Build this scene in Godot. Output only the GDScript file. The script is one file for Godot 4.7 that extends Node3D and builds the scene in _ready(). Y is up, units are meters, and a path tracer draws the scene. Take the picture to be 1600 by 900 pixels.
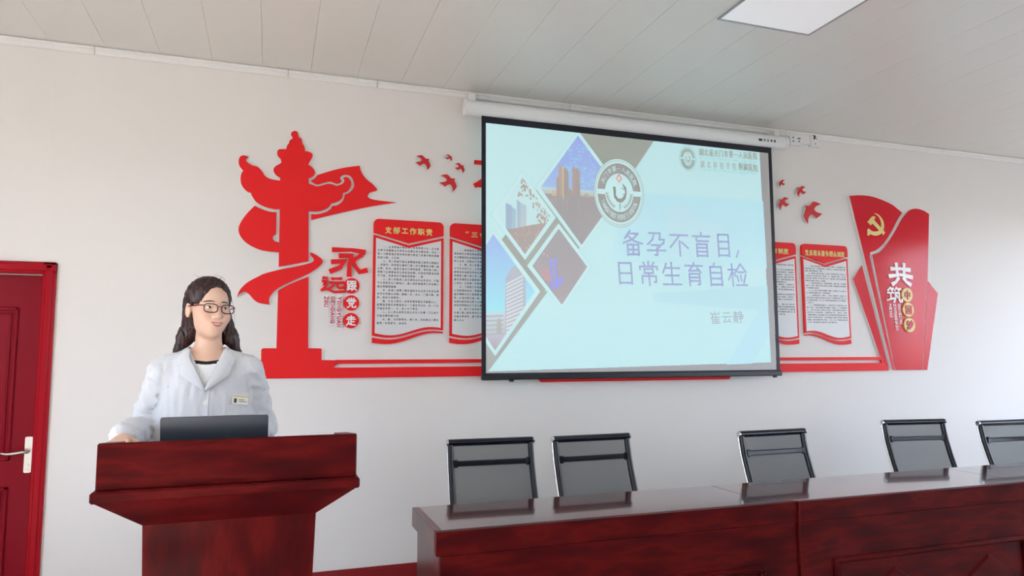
extends Node3D
# A hospital lecture room: a presenter at a lectern, a projection screen and red wall decorations on the front wall, a row of tables and mesh chairs.
# Units are metres. The front wall is the plane z = 0, x runs along it, the camera stands 4.56 m in front of it.

const COLUMN_TOP := [[0.107, 2.839, 0.123, 2.834, 0.130, 2.814, 0.132, 2.803, 0.150, 2.790, 0.155, 2.764, 0.168, 2.743, 0.174, 2.716], [0.174, 2.713, 0.196, 2.712, 0.219, 2.698, 0.217, 2.674, 0.201, 2.643, 0.195, 2.628], [0.195, 2.628, 0.219, 2.612, 0.236, 2.587, 0.231, 2.561, 0.211, 2.545, 0.199, 2.537], [0.199, 2.537, 0.200, 2.505], [0.201, 2.505, 0.222, 2.500, 0.250, 2.492, 0.278, 2.500, 0.319, 2.514, 0.348, 2.512, 0.374, 2.505, 0.408, 2.521, 0.419, 2.543, 0.411, 2.558], [0.411, 2.558, 0.432, 2.568, 0.454, 2.553, 0.464, 2.524, 0.455, 2.493, 0.434, 2.469, 0.412, 2.462], [0.412, 2.460, 0.409, 2.431, 0.389, 2.407, 0.357, 2.392, 0.340, 2.387], [0.340, 2.385, 0.329, 2.366, 0.302, 2.346, 0.260, 2.331, 0.204, 2.329], [0.204, 2.329, 0.211, 2.012], [0.211, 2.012, 0.124, 1.990, 0.034, 1.971], [0.034, 1.971, 0.030, 2.331], [0.030, 2.331, -0.005, 2.329, -0.059, 2.341, -0.106, 2.366, -0.133, 2.403, -0.139, 2.419], [-0.139, 2.421, -0.167, 2.433, -0.194, 2.467, -0.202, 2.509, -0.196, 2.545, -0.188, 2.556], [-0.188, 2.556, -0.211, 2.586, -0.216, 2.618, -0.209, 2.643, -0.190, 2.654, -0.167, 2.649, -0.161, 2.642], [-0.161, 2.642, -0.174, 2.632, -0.169, 2.615, -0.139, 2.596, -0.105, 2.588, -0.078, 2.561, -0.057, 2.531, -0.024, 2.517, 0.028, 2.512], [0.028, 2.512, 0.028, 2.530], [0.028, 2.530, 0.002, 2.546, -0.012, 2.571, -0.006, 2.596, 0.017, 2.614, 0.033, 2.627], [0.033, 2.627, 0.027, 2.650, 0.009, 2.670, 0.007, 2.695, 0.018, 2.711, 0.059, 2.715], [0.059, 2.715, 0.065, 2.741, 0.075, 2.757, 0.078, 2.772, 0.095, 2.788, 0.094, 2.799, 0.086, 2.809, 0.090, 2.828, 0.107, 2.839]]
const COLUMN_BANNER := [[0.211, 2.524, 0.235, 2.543, 0.252, 2.566], [0.252, 2.566, 0.346, 2.604, 0.431, 2.631, 0.515, 2.649], [0.515, 2.649, 0.525, 2.611, 0.555, 2.568, 0.599, 2.534, 0.629, 2.502], [0.629, 2.502, 0.625, 2.492, 0.585, 2.477, 0.571, 2.457, 0.575, 2.442, 0.622, 2.430, 0.756, 2.423], [0.756, 2.423, 0.565, 2.378, 0.352, 2.316, 0.220, 2.273], [0.220, 2.273, 0.219, 2.312], [0.219, 2.312, 0.261, 2.315, 0.309, 2.331, 0.338, 2.354, 0.345, 2.372], [0.345, 2.372, 0.378, 2.380, 0.410, 2.408, 0.422, 2.439, 0.423, 2.452], [0.423, 2.452, 0.455, 2.470, 0.479, 2.506, 0.475, 2.547, 0.453, 2.577, 0.417, 2.580, 0.395, 2.565, 0.395, 2.550, 0.405, 2.538], [0.405, 2.538, 0.391, 2.524, 0.372, 2.517], [0.372, 2.517, 0.333, 2.529, 0.298, 2.520, 0.250, 2.504, 0.211, 2.524]]
const RIBBON_UPPER := [[-0.115, 2.344, -0.156, 2.296, -0.190, 2.241, -0.204, 2.194, -0.191, 2.149, -0.150, 2.106, -0.084, 2.074, -0.025, 2.064, 0.033, 2.061], [0.033, 2.061, 0.031, 2.123], [0.031, 2.123, 0.010, 2.128, -0.003, 2.141, -0.003, 2.159, 0.014, 2.173], [0.014, 2.173, 0.013, 2.311], [0.013, 2.311, -0.031, 2.313, -0.078, 2.327, -0.115, 2.344]]
const RIBBON_LOWER := [[0.221, 2.070, 0.259, 2.053, 0.293, 2.026, 0.294, 2.004, 0.268, 1.974, 0.214, 1.933], [0.214, 1.933, 0.154, 1.903, 0.087, 1.869, 0.035, 1.838, 0.002, 1.805, -0.016, 1.771, -0.014, 1.736], [-0.014, 1.736, -0.068, 1.744, -0.101, 1.762, -0.131, 1.796, -0.154, 1.810, -0.179, 1.802, -0.200, 1.779], [-0.200, 1.779, -0.184, 1.823, -0.143, 1.869, -0.079, 1.909, -0.047, 1.926, 0.035, 1.952, 0.152, 1.981, 0.219, 2.001], [0.219, 2.001, 0.240, 2.014, 0.238, 2.031, 0.222, 2.048], [0.222, 2.048, 0.221, 2.070]]
const COLUMN_FOOT := [[0.213, 1.916, 0.154, 1.890, 0.087, 1.857, 0.034, 1.823], [0.034, 1.823, 0.034, 1.471], [0.034, 1.471, -0.041, 1.471], [-0.041, 1.471, -0.050, 1.466, -0.053, 1.457], [-0.053, 1.457, -0.052, 1.400], [-0.052, 1.400, -0.123, 1.399], [-0.123, 1.399, -0.119, 1.287], [-0.119, 1.287, 0.358, 1.286], [0.358, 1.286, 0.357, 1.347], [0.357, 1.347, 0.369, 1.347], [0.369, 1.347, 0.401, 1.372], [0.401, 1.372, 0.384, 1.396], [0.384, 1.396, 0.303, 1.398], [0.303, 1.398, 0.302, 1.459], [0.302, 1.459, 0.300, 1.467, 0.293, 1.470], [0.293, 1.470, 0.221, 1.471], [0.221, 1.471, 0.213, 1.916]]
const FLAG_EMBLEM := [[4.521, 2.732, 4.631, 2.745, 4.745, 2.745, 4.859, 2.725, 4.974, 2.690, 5.034, 2.657, 5.087, 2.625], [5.087, 2.625, 5.036, 2.568, 4.974, 2.481, 4.914, 2.405, 4.848, 2.335, 4.775, 2.286, 4.713, 2.267], [4.713, 2.267, 4.704, 2.232], [4.704, 2.232, 4.903, 1.289], [4.903, 1.289, 4.882, 1.289], [4.882, 1.289, 4.521, 2.732]]
const FLAG_MAIN := [[5.394, 2.633, 5.331, 2.660, 5.251, 2.671, 5.181, 2.656, 5.131, 2.620, 5.079, 2.570, 5.010, 2.480, 4.941, 2.394, 4.865, 2.312, 4.804, 2.267], [4.804, 2.267, 4.734, 2.246], [4.734, 2.246, 4.913, 1.289], [4.913, 1.289, 5.215, 1.286], [5.215, 1.286, 5.330, 2.053], [5.330, 2.053, 5.394, 2.633]]
const FLAG_LEFT_SLIVER := [[4.622, 2.156, 4.523, 2.038], [4.523, 2.038, 4.757, 1.423], [4.757, 1.423, 4.856, 1.289], [4.856, 1.289, 4.622, 2.156]]
const FLAG_RIGHT_SLIVER := [[5.338, 2.045, 5.443, 1.941], [5.443, 1.941, 5.271, 1.285], [5.271, 1.285, 5.225, 1.286], [5.225, 1.286, 5.338, 2.045]]
const HAMMER := [[4.694, 2.521, 4.745, 2.570], [4.745, 2.570, 4.770, 2.576], [4.770, 2.576, 4.785, 2.567], [4.785, 2.567, 4.767, 2.543], [4.767, 2.543, 4.881, 2.443], [4.881, 2.443, 4.861, 2.417], [4.861, 2.417, 4.748, 2.511], [4.748, 2.511, 4.727, 2.494], [4.727, 2.494, 4.694, 2.521]]
const SICKLE := [[4.770, 2.602, 4.819, 2.591, 4.859, 2.554, 4.874, 2.512, 4.864, 2.463, 4.835, 2.428, 4.784, 2.410, 4.738, 2.414, 4.714, 2.422], [4.714, 2.422, 4.709, 2.409, 4.694, 2.407, 4.685, 2.417, 4.690, 2.431, 4.688, 2.453, 4.705, 2.468], [4.705, 2.468, 4.740, 2.447, 4.786, 2.446, 4.822, 2.461, 4.839, 2.492, 4.838, 2.535, 4.814, 2.576, 4.770, 2.602]]
const BIRD := [[-0.053, 0.047, -0.032, 0.055, -0.006, 0.058, 0.012, 0.042, 0.023, 0.034], [0.023, 0.034, 0.049, 0.035], [0.049, 0.035, 0.043, 0.021, 0.052, 0.002, 0.059, -0.019], [0.059, -0.019, 0.047, -0.041, 0.032, -0.056], [0.032, -0.056, 0.030, -0.034, 0.022, -0.017, 0.010, -0.009, -0.008, -0.015, -0.019, -0.026], [-0.019, -0.026, -0.037, -0.016, -0.059, -0.000], [-0.059, -0.000, -0.031, 0.005, -0.014, 0.013, -0.012, 0.025, -0.028, 0.039, -0.053, 0.047]]
const BIRDS := [[0.929, 2.703, 0.866, 1.0], [1.106, 2.752, 0.407, 1.0], [1.182, 2.688, 0.592, 1.0], [1.102, 2.578, 1.000, 1.0], [3.843, 2.784, 0.552, -1.0], [4.033, 2.732, 0.806, -1.0], [3.854, 2.621, 0.928, -1.0], [4.137, 2.563, 1.628, -1.0]]
const LIT := [-5, 0, 1351, -32, 1371, 995, 8, 1022]
const GREY_TOP := [423, 5, 789, 1, 680, 153, 554, 212]
const BAND_A := [206, 279, 255, 249, 440, 484, 398, 522]
const BAND_B := [268, 373, 332, 424, 198, 602, 145, 546]
const BAND_C := [63, 494, 96, 453, 274, 675, 228, 718]
const BAND_D := [217, 687, 268, 696, 10, 1022, 5, 984]
const CORNER := [0, 913, 45, 959, 8, 1022]
const PICTURE_D1 := [414, 18, 609, 253, 424, 494, 238, 261]
const PICTURE_D2 := [158, 220, 285, 383, 168, 545, 44, 387]
const PICTURE_D3 := [32, 467, 212, 697, 39, 939, -124, 706]
const PICTURE_D4 := [320, 429, 449, 586, 331, 750, 200, 592]
const LOGO_BOX := [607, 255, 731, 250, 605, 410]
const SMALL_LOGO := [958, 72, 1003, 71, 957, 130]
const LINE1 := [607, 417, 1190, 402, 612, 533]
const LINE2 := [569, 553, 1258, 540, 576, 663]
const NAME := [1045, 764, 1231, 760, 1046, 822]
const HEAD1 := [1017, 18, 1339, 10, 1017, 52]
const HEAD2 := [1017, 73, 1225, 70, 1017, 109]
const HEAD3 := [1230, 67, 1338, 67, 1231, 102]
const ENG1 := [1019, 58, 1335, 53, 1019, 66]
const ENG2 := [1022, 113, 1336, 107, 1022, 121]
const COMMA := [1213, 484, 1203, 513]
const NEON := [281, 567, 286, 672, 304, 572, 309, 666, 281, 567, 310, 561, 286, 672, 332, 635, 291, 685, 338, 651]
const D1_TOWERS := [322, 285, 323, 155, 338, 148, 367, 173, 369, 281, 381, 281, 385, 158, 400, 151, 418, 175, 422, 278, 301, 286, 314, 211]


# Stroke lettering: every character is a set of pen strokes on a 100 x 100 field.
const PEN := {
	"一": "8,50 92,50", "三": "15,20 85,20;22,50 78,50;8,82 92,82", "工": "15,18 85,18;50,18 50,82;8,82 92,82",
	"不": "8,15 92,15;55,15 8,62;52,38 52,95;62,42 92,65",
	"日": "22,10 22,92;22,10 78,10 78,92;22,50 78,50;22,88 78,88",
	"目": "24,8 24,94;24,8 76,8 76,94;24,36 76,36;24,63 76,63;24,90 76,90",
	"自": "45,2 38,18;22,18 22,95;22,18 78,18 78,95;22,42 78,42;22,66 78,66;22,91 78,91",
	"中": "18,28 18,65;18,28 82,28 82,65;18,62 82,62;50,5 50,96",
	"国": "12,10 12,95;12,10 88,10 88,95;12,90 88,90;28,30 72,30;30,50 70,50;26,73 74,73;50,30 50,73;60,58 68,66",
	"人": "50,8 45,45 8,92;48,35 60,65 94,92", "天": "15,20 85,20;8,48 92,48;50,20 45,60 8,95;50,50 65,75 94,95",
	"门": "18,5 26,16;14,25 14,96;35,12 86,12 86,92 74,90",
	"市": "50,3 50,16;8,20 92,20;22,38 22,80;22,38 78,38 78,78 68,76;50,20 50,97",
	"民": "18,10 80,10 80,36;18,36 80,36;18,10 18,92 45,80;18,58 88,58;52,36 60,70 85,92 92,75",
	"医": "12,10 90,10;12,10 12,92;12,92 92,92;38,18 28,38;30,34 82,34;24,56 86,56;55,34 50,60 26,82;56,58 80,82",
	"院": "10,8 10,97;10,8 32,8 22,35 34,55 24,66 12,66;64,3 68,14;42,34 42,20 94,20 94,34;50,40 84,40;40,58 96,58;58,58 55,78 38,96;74,58 74,88 80,93 96,92 96,80",
	"第": "28,3 12,20;24,10 46,10;34,12 38,20;66,3 54,18;64,10 92,10;74,12 80,20;18,28 82,28 82,44;18,44 82,44;18,44 16,60 88,60 84,80 76,80;50,28 50,97;50,62 14,92",
	"北": "34,8 34,92;8,38 34,38;4,78 36,66;62,8 62,84 68,90 94,88 95,72;90,24 62,44",
	"省": "50,3 50,28;26,10 14,28;72,8 88,24;66,22 30,46 10,52;28,46 28,97;28,46 78,46 78,97;28,62 78,62;28,77 78,77;28,93 78,93",
	"湖": "8,10 18,20;4,36 14,46;4,92 18,62;24,30 58,30;40,8 40,55;27,55 27,88;27,55 54,55 54,88;27,85 54,85;66,8 66,70 58,96;66,8 94,8 94,94 84,92;66,36 94,36;66,62 94,62",
	"科": "38,6 10,18;6,36 48,36;26,14 26,97;26,42 6,72;28,46 46,64;58,16 68,26;56,40 66,50;50,70 96,62;80,4 80,97",
	"技": "6,28 38,28;24,4 24,88 14,86;4,62 38,50;44,24 96,24;70,4 70,44;48,46 88,46 70,78 44,96;52,56 72,80 96,95",
	"学": "20,4 28,20;48,2 54,18;80,3 68,22;10,42 10,28 90,28 90,42;26,46 72,46 52,60;52,58 52,92 40,92;8,70 92,70",
	"附": "10,8 10,97;10,8 32,8 22,35 34,55 24,66 12,66;50,5 38,42;44,30 44,97;56,34 97,34;82,6 82,92 70,90;60,52 68,70",
	"属": "14,8 86,8 86,26;14,26 86,26;14,8 14,50 4,95;74,34 36,40;30,50 80,50 80,64;30,50 30,64 80,64;55,38 55,80;26,72 26,96;26,72 88,72 88,92 80,92;40,84 72,84",
	"备": "40,3 16,32;34,14 76,14 50,36 8,50;28,22 56,42 94,52;26,56 26,96;26,56 76,56 76,96;26,75 76,75;26,93 76,93;51,56 51,93",
	"孕": "18,10 70,10 66,34 88,34 84,50 76,50;42,10 34,34 10,54;26,56 72,56 54,70;53,66 53,94 42,93;8,76 92,76",
	"盲": "50,2 50,14;8,17 92,17;26,17 26,36 84,36;26,48 26,96;26,48 76,48 76,96;26,62 76,62;26,77 76,77;26,93 76,93",
	"常": "50,2 50,18;26,6 34,18;76,5 66,18;10,34 10,22 90,22 90,34;30,32 30,48 70,48 70,32 30,32;18,60 18,88;18,60 82,60 82,84 74,84;50,48 50,97",
	"生": "26,8 8,46;20,26 88,26;50,4 50,92;18,56 84,56;6,92 94,92",
	"育": "50,2 50,12;8,15 92,15;44,16 26,36 78,34;66,24 84,42;26,48 26,96;26,48 76,48 76,90 66,92;26,63 76,63;26,77 76,77",
	"检": "4,28 42,28;24,4 24,97;24,34 4,70;26,38 42,56;68,4 40,40;68,4 96,38;54,38 84,38;48,54 54,76;66,50 70,74;92,48 80,84;42,92 97,92",
	"崔": "50,2 50,22;14,8 14,24 86,24;86,8 86,24;34,32 12,62;26,48 26,97;26,48 92,48;26,64 88,64;26,79 88,79;26,94 94,94;58,34 62,48;60,48 60,94",
	"云": "20,16 80,16;6,44 94,44;46,44 22,86 80,80;66,62 88,92",
	"静": "6,14 46,14;8,28 44,28;4,42 48,42;26,4 26,42;12,52 12,96;12,52 42,52 42,92 34,92;12,66 42,66;12,78 42,78;66,4 52,24;62,12 82,12 74,26;56,30 90,30 90,62;52,46 97,46;56,62 90,62;73,30 73,90 64,92",
	"支": "12,22 88,22;50,4 50,44;20,44 76,44 56,74 10,96;28,54 56,80 92,96",
	"部": "30,3 32,14;6,18 54,18;16,26 22,40;44,24 38,42;4,46 56,46;12,58 12,92;12,58 48,58 48,92;12,88 48,88;66,8 66,97;66,8 92,8 80,38 94,56 84,72 70,72",
	"作": "28,4 6,46;20,28 20,97;52,4 38,36;46,22 96,22;62,22 62,97;62,46 92,46;62,70 92,70",
	"职": "4,10 48,10;12,10 12,80;38,10 38,96;12,32 38,32;12,54 38,54;4,82 48,74;58,16 58,56;58,16 90,16 90,56;58,54 90,54;66,64 54,92;80,64 94,92",
	"责": "12,12 88,12;18,26 82,26;6,40 94,40;50,3 50,40;24,50 24,80;24,50 76,50 76,80;50,56 48,76 14,97;62,80 88,96",
	"会": "50,4 6,44;50,4 94,44;28,42 72,42;14,60 86,60;44,60 26,90 76,88;64,72 84,97",
	"课": "12,8 22,18;4,36 20,36 20,84 32,74;42,8 42,48;42,8 88,8 88,48;42,28 88,28;42,48 88,48;36,62 96,62;65,8 65,97;62,64 38,90;68,64 94,90",
	"制": "20,6 10,24;14,20 52,20;4,36 58,36;32,4 32,97;12,52 12,86;12,52 52,52 52,82 44,82;70,14 70,70;92,4 92,92 80,90",
	"度": "50,2 52,12;12,14 92,14;12,14 12,60 4,96;20,30 90,30;38,20 38,46;70,20 70,46;38,46 70,46;26,58 80,58 56,82 24,97;34,66 60,86 94,96",
	"党": "50,2 50,18;26,6 34,18;76,5 66,18;10,36 10,24 90,24 90,36;28,36 28,56 72,56 72,36 28,36;42,58 36,80 10,96;58,58 58,88 64,93 92,92 92,78",
	"员": "26,8 26,32;26,8 74,8 74,32;26,32 74,32;20,44 20,78;20,44 80,44 80,78;50,50 48,74 12,97;60,78 88,96",
	"联": "4,10 44,10;12,10 12,78;34,10 34,96;12,32 34,32;12,54 34,54;4,80 44,72;56,6 64,20;88,4 78,20;50,26 94,26;46,50 97,50;72,26 70,56 46,95;72,54 96,94",
	"系": "78,4 20,14;42,14 24,34 66,30;64,22 22,54 80,50;66,42 84,56;50,52 50,96;30,64 12,86;68,64 90,84",
	"服": "12,8 12,70 4,96;12,8 38,8 38,92 28,92;12,34 38,34;12,58 38,58;54,8 54,97;54,8 88,8 86,34 76,34;54,46 90,46 76,78 54,96;60,54 74,80 96,94",
	"务": "40,2 16,30;34,12 74,12 50,34 10,46;28,20 56,38 92,46;18,58 80,58 76,90 64,90;48,46 44,70 12,97",
	"群": "8,10 46,10 46,46;4,28 54,28;8,46 46,46;30,10 22,50 4,72;18,60 18,94;18,60 46,60 46,94;18,90 46,90;64,4 70,16;88,2 82,16;58,20 96,20;60,40 94,40;54,62 98,62;77,20 77,97",
	"众": "50,4 34,30 12,46;52,10 66,32 90,44;28,46 22,70 4,94;28,58 44,84;72,46 66,70 48,94;72,58 96,92",
	"永": "12,10 60,8 92,14;30,30 58,28 54,60 54,96;10,52 40,48 30,70 6,84;84,26 62,46;58,36 70,66 82,84 98,78",
	"远": "46,14 84,12;40,36 94,34;54,36 50,56 38,68;70,36 70,60 78,66 94,62;10,10 24,12;8,28 24,28 14,46 26,48 12,70;4,78 26,72 56,88 98,84",
	"跟": "10,8 10,34;10,8 40,8 40,34;10,34 40,34;26,34 26,84;12,50 12,86;26,56 42,56;4,92 44,80;54,8 54,92 72,82;54,8 88,8 88,46;54,27 88,27;54,46 88,46;66,46 74,70 96,94;92,56 76,68",
	"走": "20,18 80,18;50,3 50,36;8,36 92,36;50,36 50,86;50,60 80,60;28,52 24,76 6,97;26,72 44,88 94,94",
	"共": "34,6 36,54;66,6 64,54;12,28 50,26 88,30;4,60 50,52 96,62;38,68 28,84 14,94;62,68 72,84 88,94",
	"筑": "28,3 12,22;24,11 46,11;34,12 38,22;66,3 54,20;64,11 92,11;74,12 80,22;10,36 44,36;27,36 27,74;6,80 46,70;56,36 56,64 46,94;56,36 80,36 80,82 86,90 96,88 97,76;62,52 70,64",
	"梦": "4,20 48,20;26,4 26,50;26,22 6,44;28,24 46,38;54,20 97,20;75,4 75,50;74,22 54,44;76,24 96,40;44,52 14,80;38,60 80,60 52,84 14,97;36,70 48,82",
	"教": "8,16 48,16;28,3 28,32;4,34 54,34;50,8 10,58;18,52 46,52 30,66;30,62 30,92 20,90;4,78 52,70;66,4 54,40;60,24 97,24;86,24 76,64 50,96;62,36 76,74 97,95",
	"“": "60,10 50,26;85,10 75,26", "、": "20,70 40,90", "，": "50,70 36,96",
	"A": "2,98 30,4 58,98;12,64 48,64", "B": "8,4 8,96 38,96 52,84 52,62 38,50 8,50;8,4 36,4 48,14 48,38 36,50", "C": "54,20 40,4 20,4 6,24 6,76 20,96 42,96 54,80", "V": "4,4 30,96 56,4", "D": "8,4 8,96 34,96 52,76 52,24 34,4 8,4", "E": "52,4 8,4 8,96 52,96;8,50 46,50", "F": "52,4 8,4 8,96;8,50 44,50",
	"G": "54,20 40,4 20,4 6,24 6,76 20,96 42,96 54,80 54,54 34,54", "H": "8,4 8,96;52,4 52,96;8,50 52,50", "I": "30,4 30,96", "L": "10,4 10,96 52,96",
	"M": "4,98 6,4 30,60 54,4 56,98", "N": "8,98 8,4 52,96 52,4", "O": "30,4 10,20 6,50 10,80 30,96 50,80 54,50 50,20 30,4", "P": "8,98 8,4 40,4 54,16 54,40 40,52 8,52",
	"R": "8,98 8,4 40,4 54,16 54,40 40,52 8,52;34,52 54,98", "S": "52,14 36,4 18,6 8,22 14,42 44,56 54,74 44,94 20,96 6,84", "T": "2,4 58,4;30,4 30,96",
	"U": "8,4 8,76 20,96 42,96 52,76 52,4", "Y": "4,4 30,50 56,4;30,50 30,96", "Z": "6,4 54,4 6,96 56,96", "'": "30,4 28,24", " ": ""}

var M := {}
var used := {}
var rng := RandomNumberGenerator.new()

# ---------------------------------------------------------------- nodes
func numbered(called: String) -> String:
	used[called] = used.get(called, -1) + 1
	return called if used[called] == 0 else "%s_%03d" % [called, used[called]]

func tag(o: Node3D, label: String, category: String, group := "") -> Node3D:
	o.set_meta("label", label)
	o.set_meta("category", category)
	if group:
		o.set_meta("group", group)
	return o

func thing(called: String, label: String, category: String, at := Vector3.ZERO, group := "") -> Node3D:
	var o := Node3D.new()
	o.name = numbered(called)
	o.position = at
	add_child(o)
	tag(o, label, category, group)
	return o

func part(called: String, st: SurfaceTool, mat: Material, parent: Node, label := "") -> MeshInstance3D:
	return mesh_part(called, st.commit(), mat, parent, label)

func mesh_part(called: String, me: Mesh, mat: Material, parent: Node, label := "") -> MeshInstance3D:
	var o := MeshInstance3D.new()
	o.mesh = me
	o.material_override = mat
	o.name = numbered(called) if parent == self else called
	parent.add_child(o, true)
	if label:
		o.set_meta("label", label)
	return o

func structure(called: String, st: SurfaceTool, mat: Material) -> MeshInstance3D:
	var o := part(called, st, mat, self)
	o.set_meta("kind", "structure")
	return o

func structure_root(called: String, at := Vector3.ZERO) -> Node3D:
	var o := Node3D.new()
	o.name = numbered(called)
	o.position = at
	add_child(o)
	o.set_meta("kind", "structure")
	return o

# ---------------------------------------------------------------- shapes
func tool() -> SurfaceTool:
	var st := SurfaceTool.new()
	st.begin(Mesh.PRIMITIVE_TRIANGLES)
	return st

func tri(st: SurfaceTool, a: Vector3, b: Vector3, c: Vector3, n: Vector3) -> void:
	st.set_normal(n)
	if (b - a).cross(c - a).dot(n) > 0.0:
		st.add_vertex(a); st.add_vertex(c); st.add_vertex(b)
	else:
		st.add_vertex(a); st.add_vertex(b); st.add_vertex(c)

func quad(st: SurfaceTool, a: Vector3, b: Vector3, c: Vector3, d: Vector3, n := Vector3.ZERO) -> void:
	if n == Vector3.ZERO:
		n = (c - a).cross(b - d).normalized()
	tri(st, a, b, c, n)
	tri(st, a, c, d, n)

# a box with chamfered edges, turned by b about its centre
func box(st: SurfaceTool, c: Vector3, s: Vector3, bev := 0.004, b := Basis.IDENTITY) -> void:
	var h := s * 0.5
	bev = minf(bev, minf(h.x, minf(h.y, h.z)) * 0.8)
	var i := h - Vector3.ONE * bev
	for ax in 3:
		var u := (ax + 1) % 3
		var v := (ax + 2) % 3
		for sg in [-1.0, 1.0]:
			var n := Vector3.ZERO
			n[ax] = sg
			var p := []
			for k in [[-1, -1], [1, -1], [1, 1], [-1, 1]]:
				var q := Vector3.ZERO
				q[ax] = sg * h[ax]; q[u] = k[0] * i[u]; q[v] = k[1] * i[v]
				p.append(c + b * q)
			quad(st, p[0], p[1], p[2], p[3], b * n)
		for su in [-1.0, 1.0]:
			for sv in [-1.0, 1.0]:
				var n := Vector3.ZERO
				n[u] = su; n[v] = sv
				var p := []
				for k in [[-1, 0], [1, 0], [1, 1], [-1, 1]]:
					var q := Vector3.ZERO
					q[ax] = k[0] * i[ax]
					q[u] = su * (h[u] if k[1] == 0 else i[u])
					q[v] = sv * (i[v] if k[1] == 0 else h[v])
					p.append(c + b * q)
				quad(st, p[0], p[1], p[2], p[3], (b * n).normalized())
	for sx in [-1.0, 1.0]:
		for sy in [-1.0, 1.0]:
			for sz in [-1.0, 1.0]:
				var g := Vector3(sx, sy, sz)
				tri(st, c + b * (g * Vector3(h.x, i.y, i.z)), c + b * (g * Vector3(i.x, h.y, i.z)), c + b * (g * Vector3(i.x, i.y, h.z)), (b * g).normalized())

func span(st: SurfaceTool, lo: Vector3, hi: Vector3, bev := 0.004) -> void:
	box(st, (lo + hi) * 0.5, hi - lo, bev)

# smooth outline through chains of control points; corners stay where chains meet
func outline(chains: Array) -> PackedVector2Array:
	var r := PackedVector2Array()
	for ch in chains:
		var p: Array[Vector2] = []
		for k in range(0, ch.size(), 2):
			p.append(Vector2(ch[k], ch[k + 1]))
		var n := p.size()
		for k in n - 1:
			if n == 2:
				r.append(p[0])
				continue
			var a: Vector2 = p[maxi(k - 1, 0)]
			var d: Vector2 = p[mini(k + 2, n - 1)]
			for s in 5:
				r.append(p[k].cubic_interpolate(p[k + 1], a, d, s / 5.0))
	var clean := PackedVector2Array()
	for q in r:
		if clean.is_empty() or clean[clean.size() - 1].distance_to(q) > 0.0008:
			clean.append(q)
	return clean

# a flat board cut to an outline, between z0 and z1, with a small bevel at the front edge
func board(st: SurfaceTool, p: PackedVector2Array, z0: float, z1: float, uv := Rect2()) -> void:
	var idx := Geometry2D.triangulate_polygon(p)
	for k in range(0, idx.size(), 3):
		var t := []
		for m in 3:
			t.append(p[idx[k + m]])
		if (t[1] - t[0]).cross(t[2] - t[0]) > 0.0:
			t.reverse()
		for q in t:
			st.set_normal(Vector3.BACK)
			if uv.size.x > 0.0:
				st.set_uv(Vector2((q.x - uv.position.x) / uv.size.x, 1.0 - (q.y - uv.position.y) / uv.size.y))
			st.add_vertex(Vector3(q.x, q.y, z1))
	var ccw := not Geometry2D.is_polygon_clockwise(p)
	for k in p.size():
		var a := p[k]
		var b := p[(k + 1) % p.size()]
		var n2 := (b - a).orthogonal().normalized()
		var n := Vector3(n2.x, n2.y, 0)
		var mid := (a + b) * 0.5
		if Geometry2D.is_point_in_polygon(mid + n2 * 0.0004, p):
			n = -n
		quad(st, Vector3(a.x, a.y, z0), Vector3(b.x, b.y, z0), Vector3(b.x, b.y, z1), Vector3(a.x, a.y, z1), n)

func tube(st: SurfaceTool, pts: Array, radii: Array, seg := 10, flat := 1.0) -> void:
	var rings := []
	var up := Vector3.UP
	for k in pts.size():
		var t: Vector3 = (pts[mini(k + 1, pts.size() - 1)] - pts[maxi(k - 1, 0)]).normalized()
		if absf(t.dot(up)) > 0.95:
			up = Vector3.BACK if absf(t.z) < 0.9 else Vector3.RIGHT
		var s := t.cross(up).normalized()
		up = s.cross(t).normalized()
		var ring := []
		var rad: float = radii[mini(k, radii.size() - 1)]
		for m in seg:
			var an := TAU * m / seg
			var nn := s * cos(an) + up * sin(an) * flat
			ring.append([pts[k] + nn * rad, (s * cos(an) + up * sin(an) / flat).normalized()])
		rings.append(ring)
	for k in rings.size() - 1:
		for m in seg:
			var q := [rings[k][m], rings[k][(m + 1) % seg], rings[k + 1][(m + 1) % seg], rings[k + 1][m]]
			var fn: Vector3 = q[0][1] + q[2][1]
			var order := [0, 1, 2, 0, 2, 3]
			if (q[1][0] - q[0][0]).cross(q[2][0] - q[0][0]).dot(fn) > 0.0:
				order = [0, 2, 1, 0, 3, 2]
			for o in order:
				st.set_normal(q[o][1])
				st.add_vertex(q[o][0])
	for e in [0, rings.size() - 1]:
		var away: Vector3 = (pts[e] - pts[1 if e == 0 else e - 1]).normalized()
		for m in seg:
			tri(st, pts[e], rings[e][m][0], rings[e][(m + 1) % seg][0], away)

func rod(st: SurfaceTool, a: Vector3, b: Vector3, r: float, seg := 10) -> void:
	tube(st, [a, b], [r, r], seg)

func disc_points(c: Vector2, rx: float, ry: float, n := 32) -> PackedVector2Array:
	var p := PackedVector2Array()
	for k in n:
		p.append(c + Vector2(cos(TAU * k / n) * rx, sin(TAU * k / n) * ry))
	return p

func rect_points(x0: float, y0: float, x1: float, y1: float, r := 0.0) -> PackedVector2Array:
	if r <= 0.0:
		return PackedVector2Array([Vector2(x0, y0), Vector2(x1, y0), Vector2(x1, y1), Vector2(x0, y1)])
	var p := PackedVector2Array()
	for c in [[x1 - r, y1 - r, 0.0], [x0 + r, y1 - r, 0.25], [x0 + r, y0 + r, 0.5], [x1 - r, y0 + r, 0.75]]:
		for k in 5:
			var an: float = TAU * (c[2] + k / 16.0)
			p.append(Vector2(c[0] + cos(an) * r, c[1] + sin(an) * r))
	return p

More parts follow.
